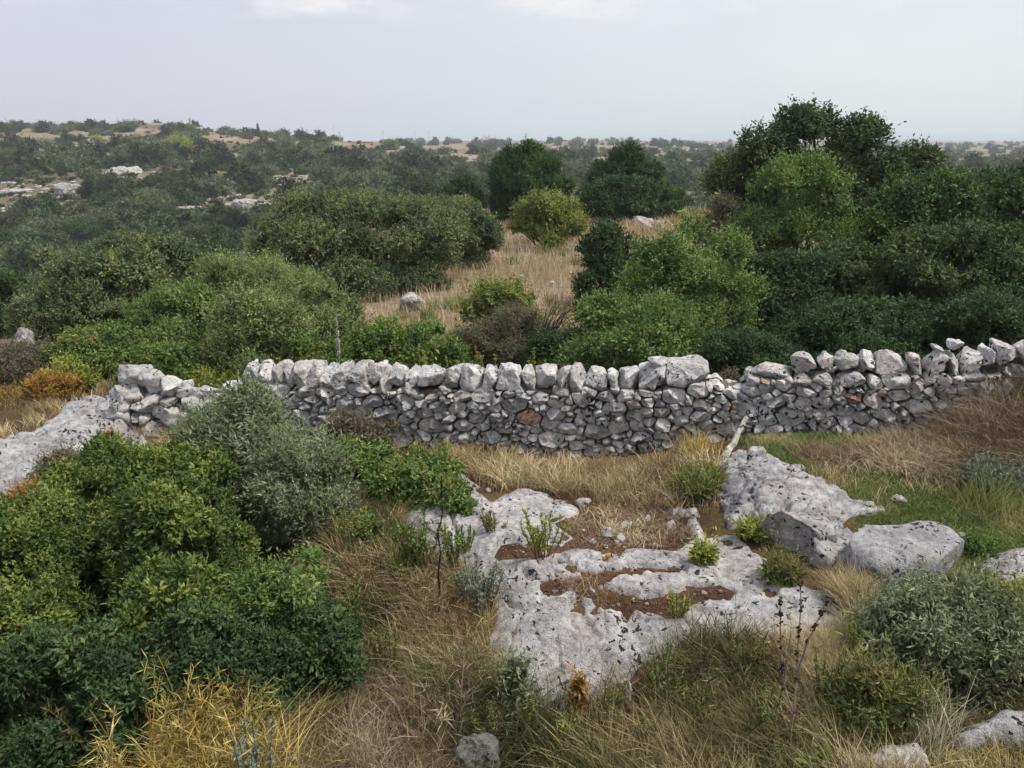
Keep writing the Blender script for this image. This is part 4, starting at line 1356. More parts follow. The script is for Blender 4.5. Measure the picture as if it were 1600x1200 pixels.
plant("lentisk_bush", "yellowish lentisk spray at the left edge, mid height of the thicket", "shrub", 'lentisk', -70, 72, 905, 6.9, .9, nlobe=8, cap=40000, seed=57)
plant("lentisk_bush", "dark lentisk mass filling the lower left corner", "shrub", 'darklentisk', -80, 240, 965, 6.35, 1.3, nlobe=13, cap=90000, seed=58)
plant("lentisk_bush", "dark lentisk mass behind the golden grass clump", "shrub", 'darklentisk', 200, 470, 945, 6.75, 1.2, nlobe=12, cap=80000, seed=59)
plant("lentisk_bush", "dark green shrub at the right end of the lower left thicket", "shrub", 'darklentisk', 420, 560, 940, 7.1, 1.0, nlobe=9, cap=50000, seed=60)
plant("shrub", "dark tangled shrub between the outcrop and the left lentisk", "shrub", 'dead', 40, 165, 700, 11.2, .8, nlobe=8, cap=24000, seed=61)
plant("shrub", "orange brown dried shrub at the left edge below the grey outcrop", "shrub", 'orange', 0, 85, 745, 10.3, .7, nlobe=7, cap=14000, seed=62)
plant("shrub", "small yellow brown shrub at the foot of the tumbled heap", "shrub", 'orange', 150, 185, 668, 12.6, .4, nlobe=5, cap=7000, seed=63)
plant("shrub", "low green leafy bush beside the silvery olive bush at the wall foot", "shrub", 'bramble', 495, 610, 682, 10.9, 1.2, nlobe=9, cap=40000, seed=64, scale=.85)
plant("shrub", "brown dried shrub climbing against the left half of the wall", "shrub", 'dead', 495, 628, 640, 11.9, .8, nlobe=9, cap=22000, seed=65, scale=1.1)
plant("shrub", "tangled green and tan shrub below the yellow green herbs at the wall foot", "shrub", 'bramble', 575, 715, 715, 10.5, 1.1, nlobe=9, cap=40000, seed=66, scale=.8)
for k, (u, vt, n) in enumerate(((628, 690, 8), (655, 684, 10), (684, 682, 9), (702, 692, 6))):
    upright("inula_plant", "upright yellow green herb at the foot of the wall above the small pale slab", u, 742, vt, n, .34, 80 + k, cat="herb", group="herbs at the wall foot", Y=10.9)
upright("inula_plant", "yellow green herb with reddish stems standing on the pale shelf in the middle", 850, 882, 798, 15, .62, 90, cat="herb", bare=.35)
upright("inula_plant", "small yellow green sprigs at the edge of the large soil hollow", 1058, 972, 925, 9, .36, 91, cat="herb")
upright("inula_plant", "yellow green herb tuft on the shelf soil left of the reddish stemmed herb", 770, 842, 795, 12, .42, 92, cat="herb", pal='broom')
plant("shrub", "yellow green leafy plant growing in the cleft beside the pitted block", "shrub", 'herb', 1150, 1222, 815, 9.15, .5, nlobe=7, cap=14000, seed=67, scale=.9)
plant("shrub", "yellowish broom like bush left of the ledge", "shrub", 'broom', 1045, 1132, 745, 10.3, .8, nlobe=9, cap=36000, seed=68)
plant("shrub", "tiny green bush against the top of the ledge", "shrub", 'herb', 1092, 1134, 730, 10.3, .35, nlobe=5, cap=8000, seed=69)
upright("herb_clump", "grey green aromatic herb beside the pitted front of the slab", 750, 965, 880, 34, .62, 133, pal='grey', cat="herb", bare=.05, ll=.05, lw=.014)
upright("weed", "loose green weed with many stems behind the thin dark sapling", 655, 905, 805, 22, .75, 130, pal='bramble', cat="weed", bare=.05, Y=8.7, ll=.05, lw=.024)
upright("weed", "green weed stems beside the right of the sapling trunk", 712, 895, 815, 12, .4, 131, pal='bramble', cat="weed", bare=.1, Y=8.6, ll=.045, lw=.022)
upright("weed", "small green weed with rounded leaves on the shelf right of the sapling", 730, 870, 828, 10, .36, 132, pal='bramble', cat="weed", bare=.05, ll=.042, lw=.024)
plant("shrub", "small green bush on the upper left corner of the lumpy shelf", "shrub", 'bramble', 690, 745, 752, 9.9, .5, nlobe=6, cap=12000, seed=73, scale=.7)
plant("wild_olive", "grey green olive bush in the lower right in front of the largest boulder", "shrub", 'olive', 1350, 1600, 902, 6.85, 1.3, nlobe=14, cap=90000, seed=74, size=.36, scale=.95)
plant("shrub", "yellow green leafy shrub at the right edge beside the olive bush", "shrub", 'herb', 1545, 1640, 915, 7.3, .6, nlobe=7, cap=18000, seed=75)
plant("shrub", "small olive shrub at the right edge behind the flat pale rock", "shrub", 'phillyrea', 1490, 1560, 835, 8.6, .45, nlobe=6, cap=12000, seed=76, scale=.6)
tuft("grass_tuft", "dark green rushy grass tuft at the lower right edge of the slab", "grass tuft", 1120, 1080, 1400, (.25, .6), .010, .55, 'scrub', (.2, 1.2), 31, heads=8)
tuft("grass_tuft", "wide olive brown rushy grass tuft at the bottom left of the dead stalk", "grass tuft", 1150, 1180, 1600, (.3, .7), .009, .7, 'scrub', (.2, 1.3), 32, heads=8)
tuft("grass_tuft", "dark green rushy grass tuft under the white flower spike at the bottom", "grass tuft", 905, 1190, 1200, (.2, .45), .009, .7, 'scrub', (.2, 1.3), 33, heads=8)
plant("shrub", "dark twiggy bush under the olive bush at the lower right", "shrub", 'broom', 1300, 1480, 1040, 6.0, .8, nlobe=9, cap=36000, seed=81)
plant("shrub", "low brown twiggy bush at the right edge under the olive bush", "shrub", 'dead', 1480, 1640, 1010, 6.5, .7, nlobe=9, cap=30000, seed=82)
plant("shrub", "small bright green plant at the bottom edge before the pale low rock", "shrub", 'lentisk', 1245, 1325, 1178, 5.35, .3, nlobe=6, cap=8000, seed=83)
plant("shrub", "blue green grass like plant in the dry slope at the right edge", "shrub", 'grey', 1500, 1600, 728, 9.7, .8, nlobe=7, cap=14000, seed=84)

# thin sapling
g = at(684, 985, 8.0)
g[2] = T(g[0], g[1])
root = empty("young_tree", g, "thin dark stemmed sapling with sparse small leaves left of the slabs", "tree")
top = at(690, 742, 8.0) - g
r = np.random.default_rng(12)
pts = wob((0, 0, -.05), top, 9, .012, r)
mb = MB()
mb.add(*tube(pts, np.linspace(.014, .005, 9), 6, (.035, .028, .025)))
P, D = [], []
for k in range(46):
    t = r.uniform(.25, 1)
    b = np.array([np.interp(t, np.linspace(0, 1, 9), pts[:, i]) for i in range(3)])
    a = r.uniform(0, 6.28)
    e = b + np.array([math.cos(a), math.sin(a) * .8, r.uniform(.1, .9)]) * r.uniform(.08, .34)
    mb.add(*tube(wob(b, e, 4, .01, r), [.004, .003, .003, .002], 4, (.06, .045, .035)))
    P.append(b + (e - b) * .3)
    D.append(e - b)
P, D = np.array(P), np.array(D)
V, F, C = twigs(P, D, np.ones(len(P)), 10, .036, .019, pick(KIND['bramble'][4], len(P), r), r)
mesh("leaves", V, [F], M_LEAF, C, root)
mb.build("trunk", M_BARK, root)

# dead branching stalk at the lower right
g = at(1228, 1215, 5.75)
g[2] = T(g[0], g[1])
root = empty("dead_stalk", g, "dead forked stalk with dark seed clusters at the lower right", "dead plant")
px = lambda u, v, dy=0: at(u, v, 5.75 + dy) - g
mb = MB()
PALEW = (.34, .28, .23)
fork = px(1240, 1115)
mb.add(*tube(wob(px(1228, 1215), fork, 6, .004, r), np.linspace(.013, .011, 6), 6, PALEW))
arms = [[fork, px(1225, 1075), px(1220, 1020), px(1219, 960), px(1218, 930)], [fork, px(1244, 1060, .05), px(1247, 1000, .08), px(1252, 945, .1), px(1250, 905, .1)], [px(1244, 1060, .05), px(1262, 1000), px(1280, 965), px(1292, 938)], [fork, px(1262, 1095, -.1), px(1275, 1075, -.12)], [px(1225, 1075), px(1232, 1015), px(1236, 985)]]
for a in arms:
    a = np.array(a)
    t = np.linspace(0, len(a) - 1, 10)
    pts = np.column_stack([np.interp(t, np.arange(len(a)), a[:, i]) for i in range(3)]) + r.normal(0, .003, (10, 3))
    mb.add(*tube(pts, np.linspace(.010, .004, 10), 5, PALEW))
mb.build("stems", M_BARK, root)
mb = MB()
for a in arms[:3]:
    a = np.array(a)
    for k in range(110):
        t = r.uniform(.9, len(a) - 1) if a is not arms[2] else r.uniform(0, len(a) - 1)
        if math.sin(t * 9 + a[0, 0] * 7) < -.1:
            continue
        b = np.array([np.interp(t, np.arange(len(a)), a[:, i]) for i in range(3)]) + r.normal(0, .008, 3)
        q, F = blob(r.uniform(.012, .026, 3), int(r.integers(0, 9999)), 1, .1, 2, .1)
        mb.add(q + b, [F], np.array((.055, .03, .025)) * r.uniform(.7, 1.4))
mb.build("seed_clumps", M_BARK, root)

# ------------------------------------------------------------------ grasses in front of the wall
grass("dry_grass", "tall straw and rust coloured grass along the middle of the wall foot", [(690, 712), (800, 722), (900, 735), (1000, 735), (1080, 715), (1125, 720), (1120, 775), (1060, 805), (1000, 790), (900, 775), (800, 762), (720, 755)], 4800, (.12, .42), .012, 'straw', (.1, 1.1), 60, 11)
grass("dry_grass", "dull brown withered grass mixed into the straw at the middle of the wall foot", [(690, 716), (800, 726), (900, 738), (1000, 738), (1080, 718), (1125, 722), (1120, 775), (1060, 805), (1000, 790), (900, 775), (800, 762), (720, 755)], 4200, (.1, .38), .012, 'rust', (.2, 1.3), 50, 51)
grass("green_grass", "thin green weeds in the dry grass at the middle of the wall foot", [(760, 722), (900, 738), (1000, 738), (1000, 780), (880, 770), (760, 752)], 2200, (.08, .28), .012, 'green', (.2, 1.2), 50, 52)
grass("dry_grass", "rust brown dry litter and stubble on the soil above the slabs", [(760, 765), (900, 770), (1050, 780), (1120, 830), (1080, 860), (960, 865), (900, 850), (915, 800)], 6000, (.04, .15), .008, 'litter', (.4, 1.6), 0, 12, .15)
grass("dry_grass", "thin tan stubble over the reddish soil above the slabs", [(880, 800), (1000, 785), (1080, 810), (1085, 845), (960, 860), (890, 855)], 2600, (.05, .2), .009, 'rust', (.3, 1.6), 40, 55, .1)
grass("dry_grass", "brown dead grass in the hollows of the slab", [(840, 900), (950, 884), (1060, 886), (1165, 928), (1080, 950), (1015, 970), (900, 940)], 3000, (.04, .12), .007, 'litter', (.4, 1.6), 30, 13, .05)
grass("dry_grass", "tall tangled brown dry stems on the bank at the right end of the wall", [(1455, 690), (1505, 612), (1640, 580), (1640, 745), (1500, 745)], 7000, (.25, .7), .010, 'rustdark', (.2, 1.7), 40, 56, .2)
grass("green_grass", "short green grass between the ledge and the dry slope", [(1170, 682), (1420, 690), (1400, 760), (1640, 770), (1640, 890), (1500, 890), (1380, 850), (1340, 800), (1270, 760), (1200, 710)], 42000, (.05, .16), .010, 'green', (.2, 1.2), 0, 14, .3)
grass("dry_grass", "brown and straw coloured grass on the slope at the right end of the wall", [(1250, 712), (1440, 688), (1500, 610), (1640, 565), (1640, 755), (1500, 750), (1380, 738), (1290, 728)], 20000, (.12, .4), .011, 'rust', (.3, 1.5), 50, 15, .3)
grass("dry_grass", "thin straw stalks over the green grass right of the ledge", [(1200, 700), (1450, 690), (1640, 720), (1640, 830), (1450, 830), (1300, 770)], 900, (.12, .3), .008, 'straw', (.1, .9), 25, 16, .3)
grass("dry_grass", "tall tan and green grass between the left thicket and the slabs", [(545, 745), (640, 760), (640, 850), (720, 900), (790, 930), (770, 1010), (700, 1060), (560, 1010), (530, 880), (520, 790)], 8000, (.22, .6), .011, 'straw', (.1, 1.3), 80, 17)
grass("dry_grass", "olive green grass mixed into the tan grass left of the slabs", [(520, 700), (690, 740), (660, 800), (760, 930), (700, 1060), (540, 1010), (500, 850)], 11000, (.22, .6), .011, 'scrub', (.1, 1.4), 70, 18)
grass("dry_grass", "rusty brown fine grass along the bottom edge left of centre", [(330, 1100), (560, 1040), (700, 1060), (760, 1130), (720, 1290), (300, 1290)], 24000, (.2, .5), .010, 'rustdark', (.15, 1.0), 60, 19)
grass("dry_grass", "olive green tufted grass across the bottom centre", [(690, 1060), (770, 1110), (870, 1150), (1000, 1110), (1060, 1050), (1110, 1015), (1340, 965), (1380, 1060), (1420, 1290), (690, 1290)], 26000, (.25, .62), .011, 'scrub', (.15, 1.1), 80, 20)
grass("dry_grass", "pale tan grass around the dead stalk right of the slab", [(1180, 950), (1340, 930), (1370, 1020), (1290, 1090), (1200, 1060)], 7000, (.3, .6), .007, 'straw', (.1, .8), 60, 21)
grass("dry_grass", "dry brown and olive grass in the bottom right corner", [(1380, 1040), (1640, 1000), (1680, 1290), (1390, 1290)], 9000, (.07, .26), .009, 'scrub', (.2, 1.4), 60, 22)
grass("dry_grass", "thin dry grass around the outcrop left of the wall", [(-40, 640), (170, 600), (330, 640), (300, 720), (120, 780), (-40, 830)], 5000, (.12, .35), .010, 'straw', (.2, 1.0), 40, 23)
grass("undergrowth", "dark leaf litter and weeds beneath the left thicket", None, 9000, (.1, .4), .012, 'olivegrass', (.2, 1.2), 40, 24, .3, [(-7.5, 5), (-1.2, 5), (-1.5, 9), (-2.5, 11.5), (-8, 12)])
tuft("golden_grass", "golden yellow reed grass clump with arching stems at the lower left", "grass clump", 310, 1215, 2600, (.25, .8), .009, .8, 'gold', (.25, 1.3), 1, Y=5.75, heads=120)
tuft("golden_grass", "small golden grass clump at the bottom edge left of the bigger one", "grass clump", 175, 1220, 800, (.2, .5), .011, .4, 'gold', (.3, 1.5), 2, Y=5.7, heads=14)
tuft("grass_tuft", "golden straw grass tuft at the wall foot left of the leaning stone bar", "grass tuft", 1085, 715, 420, (.25, .5), .009, .3, 'gold', (.1, .7), 3)
tuft("grass_tuft", "pale straw grass tuft under the middle of the wall, right of the green patch", "grass tuft", 965, 775, 700, (.25, .55), .008, .4, 'straw', (.1, .9), 4)
tuft("grass_tuft", "whitish long dry grass tuft leaning left in front of the olive bush", "grass tuft", 1450, 1170, 160, (.4, .75), .006, .22, 'pale', (.1, .7), 5)
tuft("grass_tuft", "orange tan grass tuft in the bottom right corner", "grass tuft", 1570, 1215, 700, (.12, .26), .006, .5, 'gold', (.2, 1.1), 6)
tuft("grass_tuft", "straw grass tuft leaning over the left side of the slab front", "grass tuft", 745, 1075, 700, (.35, .65), .007, .3, 'straw', (.2, 1.2), 7)
tuft("grass_tuft", "long pale green drooping grass tuft at the lower left corner of the slab front", "grass tuft", 690, 1080, 700, (.35, .7), .007, .32, 'olivegrass', (.3, 1.3), 8)
tuft("grass_tuft", "small straw tuft sprouting on top of the largest boulder", "grass tuft", 1412, 862, 60, (.1, .2), .006, .08, 'straw', (.1, .7), 9)
tuft("grass_tuft", "dry grey brown grass tuft on the soil hollow at the left of the slab", "grass tuft", 905, 922, 260, (.1, .2), .006, .26, 'rust', (.3, 1.4), 10)
tuft("grass_tuft", "greenish moss and grass cushion in the small hollow of the slab", "grass tuft", 955, 872, 200, (.03, .08), .008, .2, 'green', (.3, 1.4), 11)
tuft("grass_tuft", "pale tan tuft in the short grass below the right half of the wall", "grass tuft", 1300, 755, 260, (.15, .36), .008, .26, 'straw', (.1, .8), 12)
tuft("grass_tuft", "bluish green long leaved grass clump on the right slope", "grass tuft", 1545, 795, 420, (.25, .6), .011, .34, 'green', (.1, .7), 13)

def crumbs():
    r = np.random.default_rng(21)
    mb = MB()
    for k in ('a', 'c', 'd'):
        P = POCKW[k]
        n = {'a': 260, 'c': 420, 'd': 60}[k]
        p = scatter(P, n, r, 0, .2, False)
        z = terr(p[:, 0], p[:, 1])
        for q, zz in zip(p, z):
            s = r.choice([.012, .02, .032, .05], p=[.4, .35, .19, .06])
            B, F = blob((s * 1.3, s, s * .7), int(r.integers(0, 9999)), 1, .4, 4, .15)
            c = np.array((.42, .26, .16)) if r.random() < .65 else np.array((.95, .9, .84))
            mb.add(B + np.array([q[0], q[1], zz + s * .2]), [F], c * r.uniform(.5, 1.15))
    tag(mb.build("gravel", M_ROCK), "reddish crumbs and tiny stones littering the soil among the slabs", "gravel", kind="stuff")


crumbs()
for k, (uu, vb, vt, n, wd, pl) in enumerate(((625, 930, 865, 9, .36, 'herb'), (560, 985, 900, 11, .4, 'greenolive'), (600, 1060, 980, 11, .42, 'broom'), (540, 860, 790, 9, .36, 'herb'), (830, 1165, 1085, 9, .35, 'broom'), (880, 1190, 1110, 10, .4, 'herb'), (945, 1150, 1070, 9, .36, 'broom'), (1035, 1110, 1015, 10, .4, 'greenolive'), (1085, 1165, 1060, 10, .4, 'broom'), (1165, 1075, 985, 10, .42, 'broom'),
                                             (1200, 1170, 1070, 9, .36, 'greenolive'), (1290, 1130, 1020, 11, .42, 'broom'), (1350, 1190, 1100, 10, .36, 'greenolive'), (1330, 1070, 970, 9, .36, 'herb'), (1010, 1195, 1120, 8, .3, 'broom'), (760, 1190, 1100, 9, .36, 'broom'))):
    upright("scrub_plant", "tall olive green leafy stems among the long grass of the foreground", uu, vb, vt, n, wd, 120 + k, pal=pl, cat="plant", group="leafy stems in the bottom grass", ll=.05, lw=.011)
upright("weed", "grey leaved upright weed in front of the golden grass clump", 395, 1215, 1140, 12, .4, 95, pal='grey', cat="weed", Y=5.45)
tuft("grass_tuft", "rusty withered grass tuft among the bottom centre tufts", "grass tuft", 1140, 1120, 500, (.2, .45), .008, .4, 'rust', (.2, 1.2), 41)
tuft("grass_tuft", "long straw grass tuft below the sapling foot", "grass tuft", 665, 1000, 600, (.3, .6), .009, .4, 'straw', (.1, 1.0), 42, heads=8)
tuft("grass_tuft", "straw grass tuft with seed heads in the middle of the tan grass", "grass tuft", 585, 930, 500, (.3, .6), .009, .4, 'straw', (.1, .9), 43, heads=10)
tuft("grass_tuft", "brown rushy grass tuft at the right end of the rusty bottom grass", "grass tuft", 690, 1160, 700, (.3, .65), .008, .45, 'rust', (.1, 1.0), 44, heads=10)
for k, (kd, u0, u1, vt, Y, l) in enumerate((('bramble', 545, 600, 800, 9.2, "small leafy weed in the tan grass right of the darker silvery growth"),                                                                                         ('olive', 780, 830, 1010, 6.75, "small grey leaved sprig leaning on the slab front"), ('orange', 893, 918, 1045, 6.7, "small plant with orange leaves at the lower edge of the slab"),
                                            ('herb', 1075, 1120, 880, 8.6, "low yellow green cushion at the foot of the ledge"), ('broom', 1190, 1260, 905, 8.2, "brownish weed between the slab and the mid sized boulder"))):
    plant("weed", l, "weed", kd, u0, u1, vt, Y, nlobe=6, cap=9000, seed=200 + k, scale=.85, gapadd=.1, wild=.2)

# ------------------------------------------------------------------ the far hillside and plain
def far_part():
    r = np.random.default_rng(3)
    protos = []
    spec = [('holm', .9, 1.0), ('carob', 1.0, .8), ('holm', 1.3, .75), ('pine', .85, 1.0), ('olive', 1.1, .7), ('darklentisk', 1.4, .7)]
    lab = {'holm': ("far_tree", "grey green rounded tree on the far slope across the valley"), 'carob': ("far_tree", "dark green broad tree on the far slope across the valley"), 'pine': ("far_tree", "fresh green dense tree on the far slope across the valley"),
           'olive': ("far_tree", "pale olive green small tree on the far slope across the valley"), 'darklentisk': ("far_tree", "low dark shrubby tree on the far slope across the valley")}
    for k, (kind, wd, hd) in enumerate(spec):
        rr = np.random.default_rng(40 + k)
        lb = dome(1.9 * wd, 1.9 * wd, 3.6 * hd, 7, rr, 0, .5)
        V, F, C = crown(lb, kind, rr, 2.6, 5200, .2 / KIND[kind][0] if kind != 'pine' else 1.8, front=.7, wild=0)
        C = C * (.5 + .5 * (k % 3) / 2)
        mbk = MB()
        limbs(mbk, lb[:5], 4.0 * hd, rr, .1, (.1, .08, .065), 1)
        protos.append((kind, V, F, C, mbk))
    # candidate places, roughly even on the screen
    n = 13000
    q = r.random(n)
    y = 1 / (1 / 62 + q * (1 / 1900 - 1 / 62))
    x = r.uniform(-.82, .80, n) * y
    dens = n2(x, y, .045, 71, 4) + .3 * n2(x, y, .12, 72, 3)
    ra = x / y
    th = np.where(y < 250, np.where(ra < -.1, -.38, -.32), np.where(y < 600, -.42, -.6))
    px_ = 800 + FPX * ra / (cp + sp * .03)
    zz = terr(x, y)
    dn = (CAMZ - zz) / y
    py_ = 600 - FPX * (sp - cp * dn) / (cp + sp * dn)
    open_ = (px_ < 600) & (py_ > 262) & (py_ < 342)
    th = np.where(open_, -.08, th)
    for cu, cv, ru, rv in ((395, 330, 52, 20), (192, 282, 52, 16), (102, 318, 34, 24), (300, 335, 45, 12), (20, 308, 45, 12), (470, 288, 60, 9), (330, 282, 40, 8), (40, 222, 50, 6), (235, 210, 26, 9), (345, 222, 40, 8), (560, 228, 45, 8), (690, 235, 50, 7), (800, 262, 50, 8), (1085, 306, 45, 12)):
        th = np.where(((px_ - cu) / ru) ** 2 + ((py_ - cv) / rv) ** 2 < 1, 9, th)
    okm = dens > th
    okm &= ~((ra > -.45) & (y < 85))
    okm &= ~((ra > -.2) & (y < 110))
    okm &= ~((ra > .05) & (ra < .26) & (y < 210) & (y > 120) & (n2(x, y, .03, 75, 2) > -.35))
    x, y, px_, py_ = x[okm], y[okm], px_[okm], py_[okm]
    # thin out overlapping trees
    sel, cell = [], {}
    sz = r.choice([.5, .75, 1.05, 1.45], len(x), p=[.25, .35, .28, .12]) * r.uniform(.85, 1.15, len(x)) * np.where(y > 700, 1.5, 1)
    sz = np.where(y > 330, np.minimum(sz, 1.25 + .5 * (y > 700)), sz)
    hi = (px_ < 600) & (py_ > 340) & (py_ < 440)
    lim_ = (py_ - 326) / FPX * y / 3.6
    okm = ~(hi & (lim_ < .45))
    sz = np.where(hi, np.minimum(sz, np.maximum(lim_, .45)), sz)
    x, y, sz = x[okm], y[okm], sz[okm]
    for i in range(len(x)):
        rad = 1.95 * sz[i] * (1 if y[i] < 500 else 1.5)
        gx, gy = int(x[i] // 8), int(y[i] // 8)
        bad = False
        for a in (-1, 0, 1):
            for b in (-1, 0, 1):
                for j in cell.get((gx + a, gy + b), ()):
                    if (x[i] - x[j]) ** 2 + (y[i] - y[j]) ** 2 < (rad * .9) ** 2:
                        bad = True
        if not bad:
            sel.append(i)
            cell.setdefault((gx, gy), []).append(i)
    x, y, sz = x[sel], y[sel], sz[sel]
    z = terr(x, y)
    # what hides the plain from the camera on the right and behind the meadow trees
    vis = (x / y < .40)
    o = np.argsort(y / sz + np.where(vis, 0, 1e4))
    first = o[:285]
    rest = o[285:]
    print("far trees", len(x), "nearest rest", y[rest].min())
    made = {}
    for i in first:
        k = int(r.choice(len(protos), p=[.24, .2, .18, .08, .18, .12]))
        kind, V, F, C, mbk = protos[k]
        loc = (x[i], y[i], z[i] - .1)
        nm, lb = lab[kind]
        if k not in made:
            root = empty(nm, loc, lb, "tree", "trees on the far slope")
            mesh("crown", V, [F], M_LEAF, C, root)
            mbk.build("trunk", M_BARK, root)
            made[k] = root
        else:
            root = copy_tree(made[k])
        root.location = loc
        s = sz[i] * 1.05
        root.scale = (s * r.uniform(.9, 1.2), s * r.uniform(.9, 1.2), s * r.uniform(.8, 1.1))
        root.rotation_euler = (0, 0, r.uniform(-1, 1))
    # the rest of the wood as one mass
    lows = []
    for k, (kind, wd, hd) in enumerate(spec):
        rr = np.random.default_rng(140 + k)
        lb = dome(2.0 * wd, 2.0 * wd, 3.6 * hd, 5, rr, 0, .55)
        V, F, C = crown(lb, kind, rr, 2.0, 900, .40 / KIND[kind][0], front=.6, gapadd=-.2, wild=0)
        lows.append((V, F, C * (.45 + .5 * (k % 3) / 2)))
    mb = MB()
    for i in rest:
        k = int(r.choice(len(lows), p=[.26, .22, .18, .06, .16, .12]))
        V, F, C = lows[k]
        if y[i] > 500:
            m = len(F) // 3
            sub = r.permutation(len(F))[:m]
            idx = F[sub]
            V2 = V[idx.ravel()]
            c = V2.reshape(-1, 4, 3).mean(1, keepdims=True)
            V2 = (c + (V2.reshape(-1, 4, 3) - c) * 1.7).reshape(-1, 3)
            F2 = np.arange(m * 4).reshape(m, 4)
            C2 = C[idx.ravel()]
        else:
            V2, F2, C2 = V, F, C
        a = r.uniform(-1, 1)
        ca, sa = math.cos(a), math.sin(a)
        s = sz[i] * 1.1
        W = V2 @ np.array([[ca, sa, 0], [-sa, ca, 0], [0, 0, 1]]) * np.array([s * 1.1, s * 1.1, s])
        mb.add(W + np.array([x[i], y[i], z[i] - .1]), [F2], C2 * r.uniform(.8, 1.2))
    ns = 6500
    q = r.random(ns)
    ys = 1 / (1 / 75 + q * (1 / 520 - 1 / 75))
    xs = r.uniform(-.8, .45, ns) * ys
    kp = ~((xs / ys > -.45) & (ys < 85)) & ~((xs / ys > -.2) & (ys < 110))
    xs, ys = xs[kp], ys[kp]
    zs_ = terr(xs, ys)
    for i in range(len(xs)):
        V, F, C = lows[int(r.integers(0, len(lows)))]
        sub = r.permutation(len(F))[:len(F) // 4]
        V2 = V[F[sub].ravel()].reshape(-1, 4, 3)
        c = V2.mean(1, keepdims=True)
        V2 = (c + (V2 - c) * 1.5).reshape(-1, 3) * (r.uniform(.18, .5) * np.array([1.2, 1.2, .85]))
        mb.add(V2 + np.array([xs[i], ys[i], zs_[i] - .05]), [np.arange(len(V2)).reshape(-1, 4)], C[F[sub].ravel()] * np.array([1.05, .98, .9]) * r.uniform(.75, 1.2))
    tag(mb.build("woodland", M_LEAF), "continuous evergreen scrub wood fading into haze on the far slope and plain", "woodland", kind="stuff")
    # pale rocks on the slope
    mb = MB()
    nn = 1700
    u = r.uniform(-60, 800, nn)
    v = r.uniform(232, 372, nn)
    lim = 0
    for a, b in zip(u, v):
        g = ground(a, b)
        if g[1] < 70 or g[1] > 420 or n2(np.array([g[0]]), np.array([g[1]]), .05, 91, 3)[0] < -.02:
            continue
        s = r.uniform(.35, 1.2) * min(1, g[1] / 200)
        q, F = blob((s * 1.7, s * 1.2, s * .8), int(r.integers(0, 9999)), 2, .4, 6, .15)
        mb.add(q + np.array([g[0], g[1], g[2] + s * .1]), [F], np.array([.95, .93, .9]) * r.uniform(.7, 1.2))
    tag(mb.build("rubble", M_ROCK, smooth=True), "scattered pale rocks lying between the trees of the far slope", "rocks", kind="stuff")
    for k, (uu, vv, w, h, l) in enumerate(((378, 322, 44, 22, "white rock outcrop left of the pair on the far slope beyond the largest bush"), (415, 326, 34, 20, "smaller white rock outcrop beside the big one on the far slope"), (192, 272, 62, 22, "pale rounded rock dome high on the far left slope"),
                                           (102, 305, 30, 34, "slanting bare rock face low on the far left slope"), (300, 328, 50, 12, "thin band of pale rock left of the white outcrops"), (20, 302, 60, 12, "flat pale rock band at the far left edge of the slope"), (345, 345, 40, 14, "low pale rock just below the white outcrops"))):
        g = ground(uu, vv)
        d = np.linalg.norm(g - np.array([0, 0, CAMZ]))
        w_, h_ = .8 * w / FPX * d, .75 * h / FPX * d
        q, F = blob((w_, w_ * .8, h_ * .9), 600 + k, 5, .35, 9, .14, .05 * w_)
        tag(mesh("rock_outcrop", q, [F], M_ROCK, np.tile((1.05, 1.03, 1.0), (len(q), 1)), loc=g + np.array([0, 0, h_ * .2]), smooth=True), l, "rock")
    # single far things
    for uu, vv, w, l in ((283, 238, 34, "yellow green tree standing out on the far left slope"), (153, 222, 14, "small lime green tree high on the far left slope")):
        g = ground(uu, vv)
        d = np.linalg.norm(g - np.array([0, 0, CAMZ]))
        rr = np.random.default_rng(uu)
        w_ = w / FPX * d
        lb = dome(w_ * .5, w_ * .5, w_ * .65, 7, rr, .1, .4)
        V, F, C = crown(lb, 'almond', rr, 2, 2500, 5.0 * w_ / 9, front=.7)
        root = empty("almond_tree", g, l, "tree")
        mesh("crown", V, [F], M_LEAF, C * np.array([1.5, 1.4, 1.0]), root)
        mbk = MB()
        limbs(mbk, lb[:5], w_ * .6, rr, .15, (.1, .08, .065), 1)
        mbk.build("trunk", M_BARK, root)

    def farbase(uu, Y):
        X = (uu - 800) / FPX * Y / (cp + sp * .3)
        return np.array([X, Y, T(X, Y)])

    # pale house on the left skyline
    b = farbase(243, 440)
    ztop = at(243, 195, 440)[2]
    b[2] = min(b[2], ztop - 4.5)
    H = ztop - b[2]
    root = empty("house", b, "pale flat roofed house on the left skyline among trees", "house")

    def box(mb, x0, x1, y0, y1, z0, z1, col):
        V = np.array([(a, c, e) for a in (x0, x1) for c in (y0, y1) for e in (z0, z1)], float)
        mb.add(V, [np.array([[0, 1, 3, 2], [4, 6, 7, 5], [0, 4, 5, 1], [2, 3, 7, 6], [0, 2, 6, 4], [1, 5, 7, 3]])], col)
    m = MB()
    box(m, -6.2, 6.2, -3.5, 3.5, 0, H - .35, (.62, .56, .50))
    box(m, -2.2, 6.2, -2.0, 3.2, H - .1, H + .9, (.60, .55, .5))
    m.build("wall", M_PLASTER, root)
    m = MB()
    box(m, -6.5, 6.5, -3.8, 3.8, H - .34, H - .1, (.5, .42, .36))
    m.build("roof", M_PLASTER, root)
    for k in range(4):
        m = MB()
        box(m, -5 + k * 2.9, -4 + k * 2.9, -3.55, -3.45, H - 2.6, H - 1.2, (.08, .08, .09))
        m.build("window", M_PLASTER, root)
    # chimney tower
    b = farbase(301, 440)
    zt = at(301, 184, 440)[2]
    b[2] = min(b[2], zt - 8)
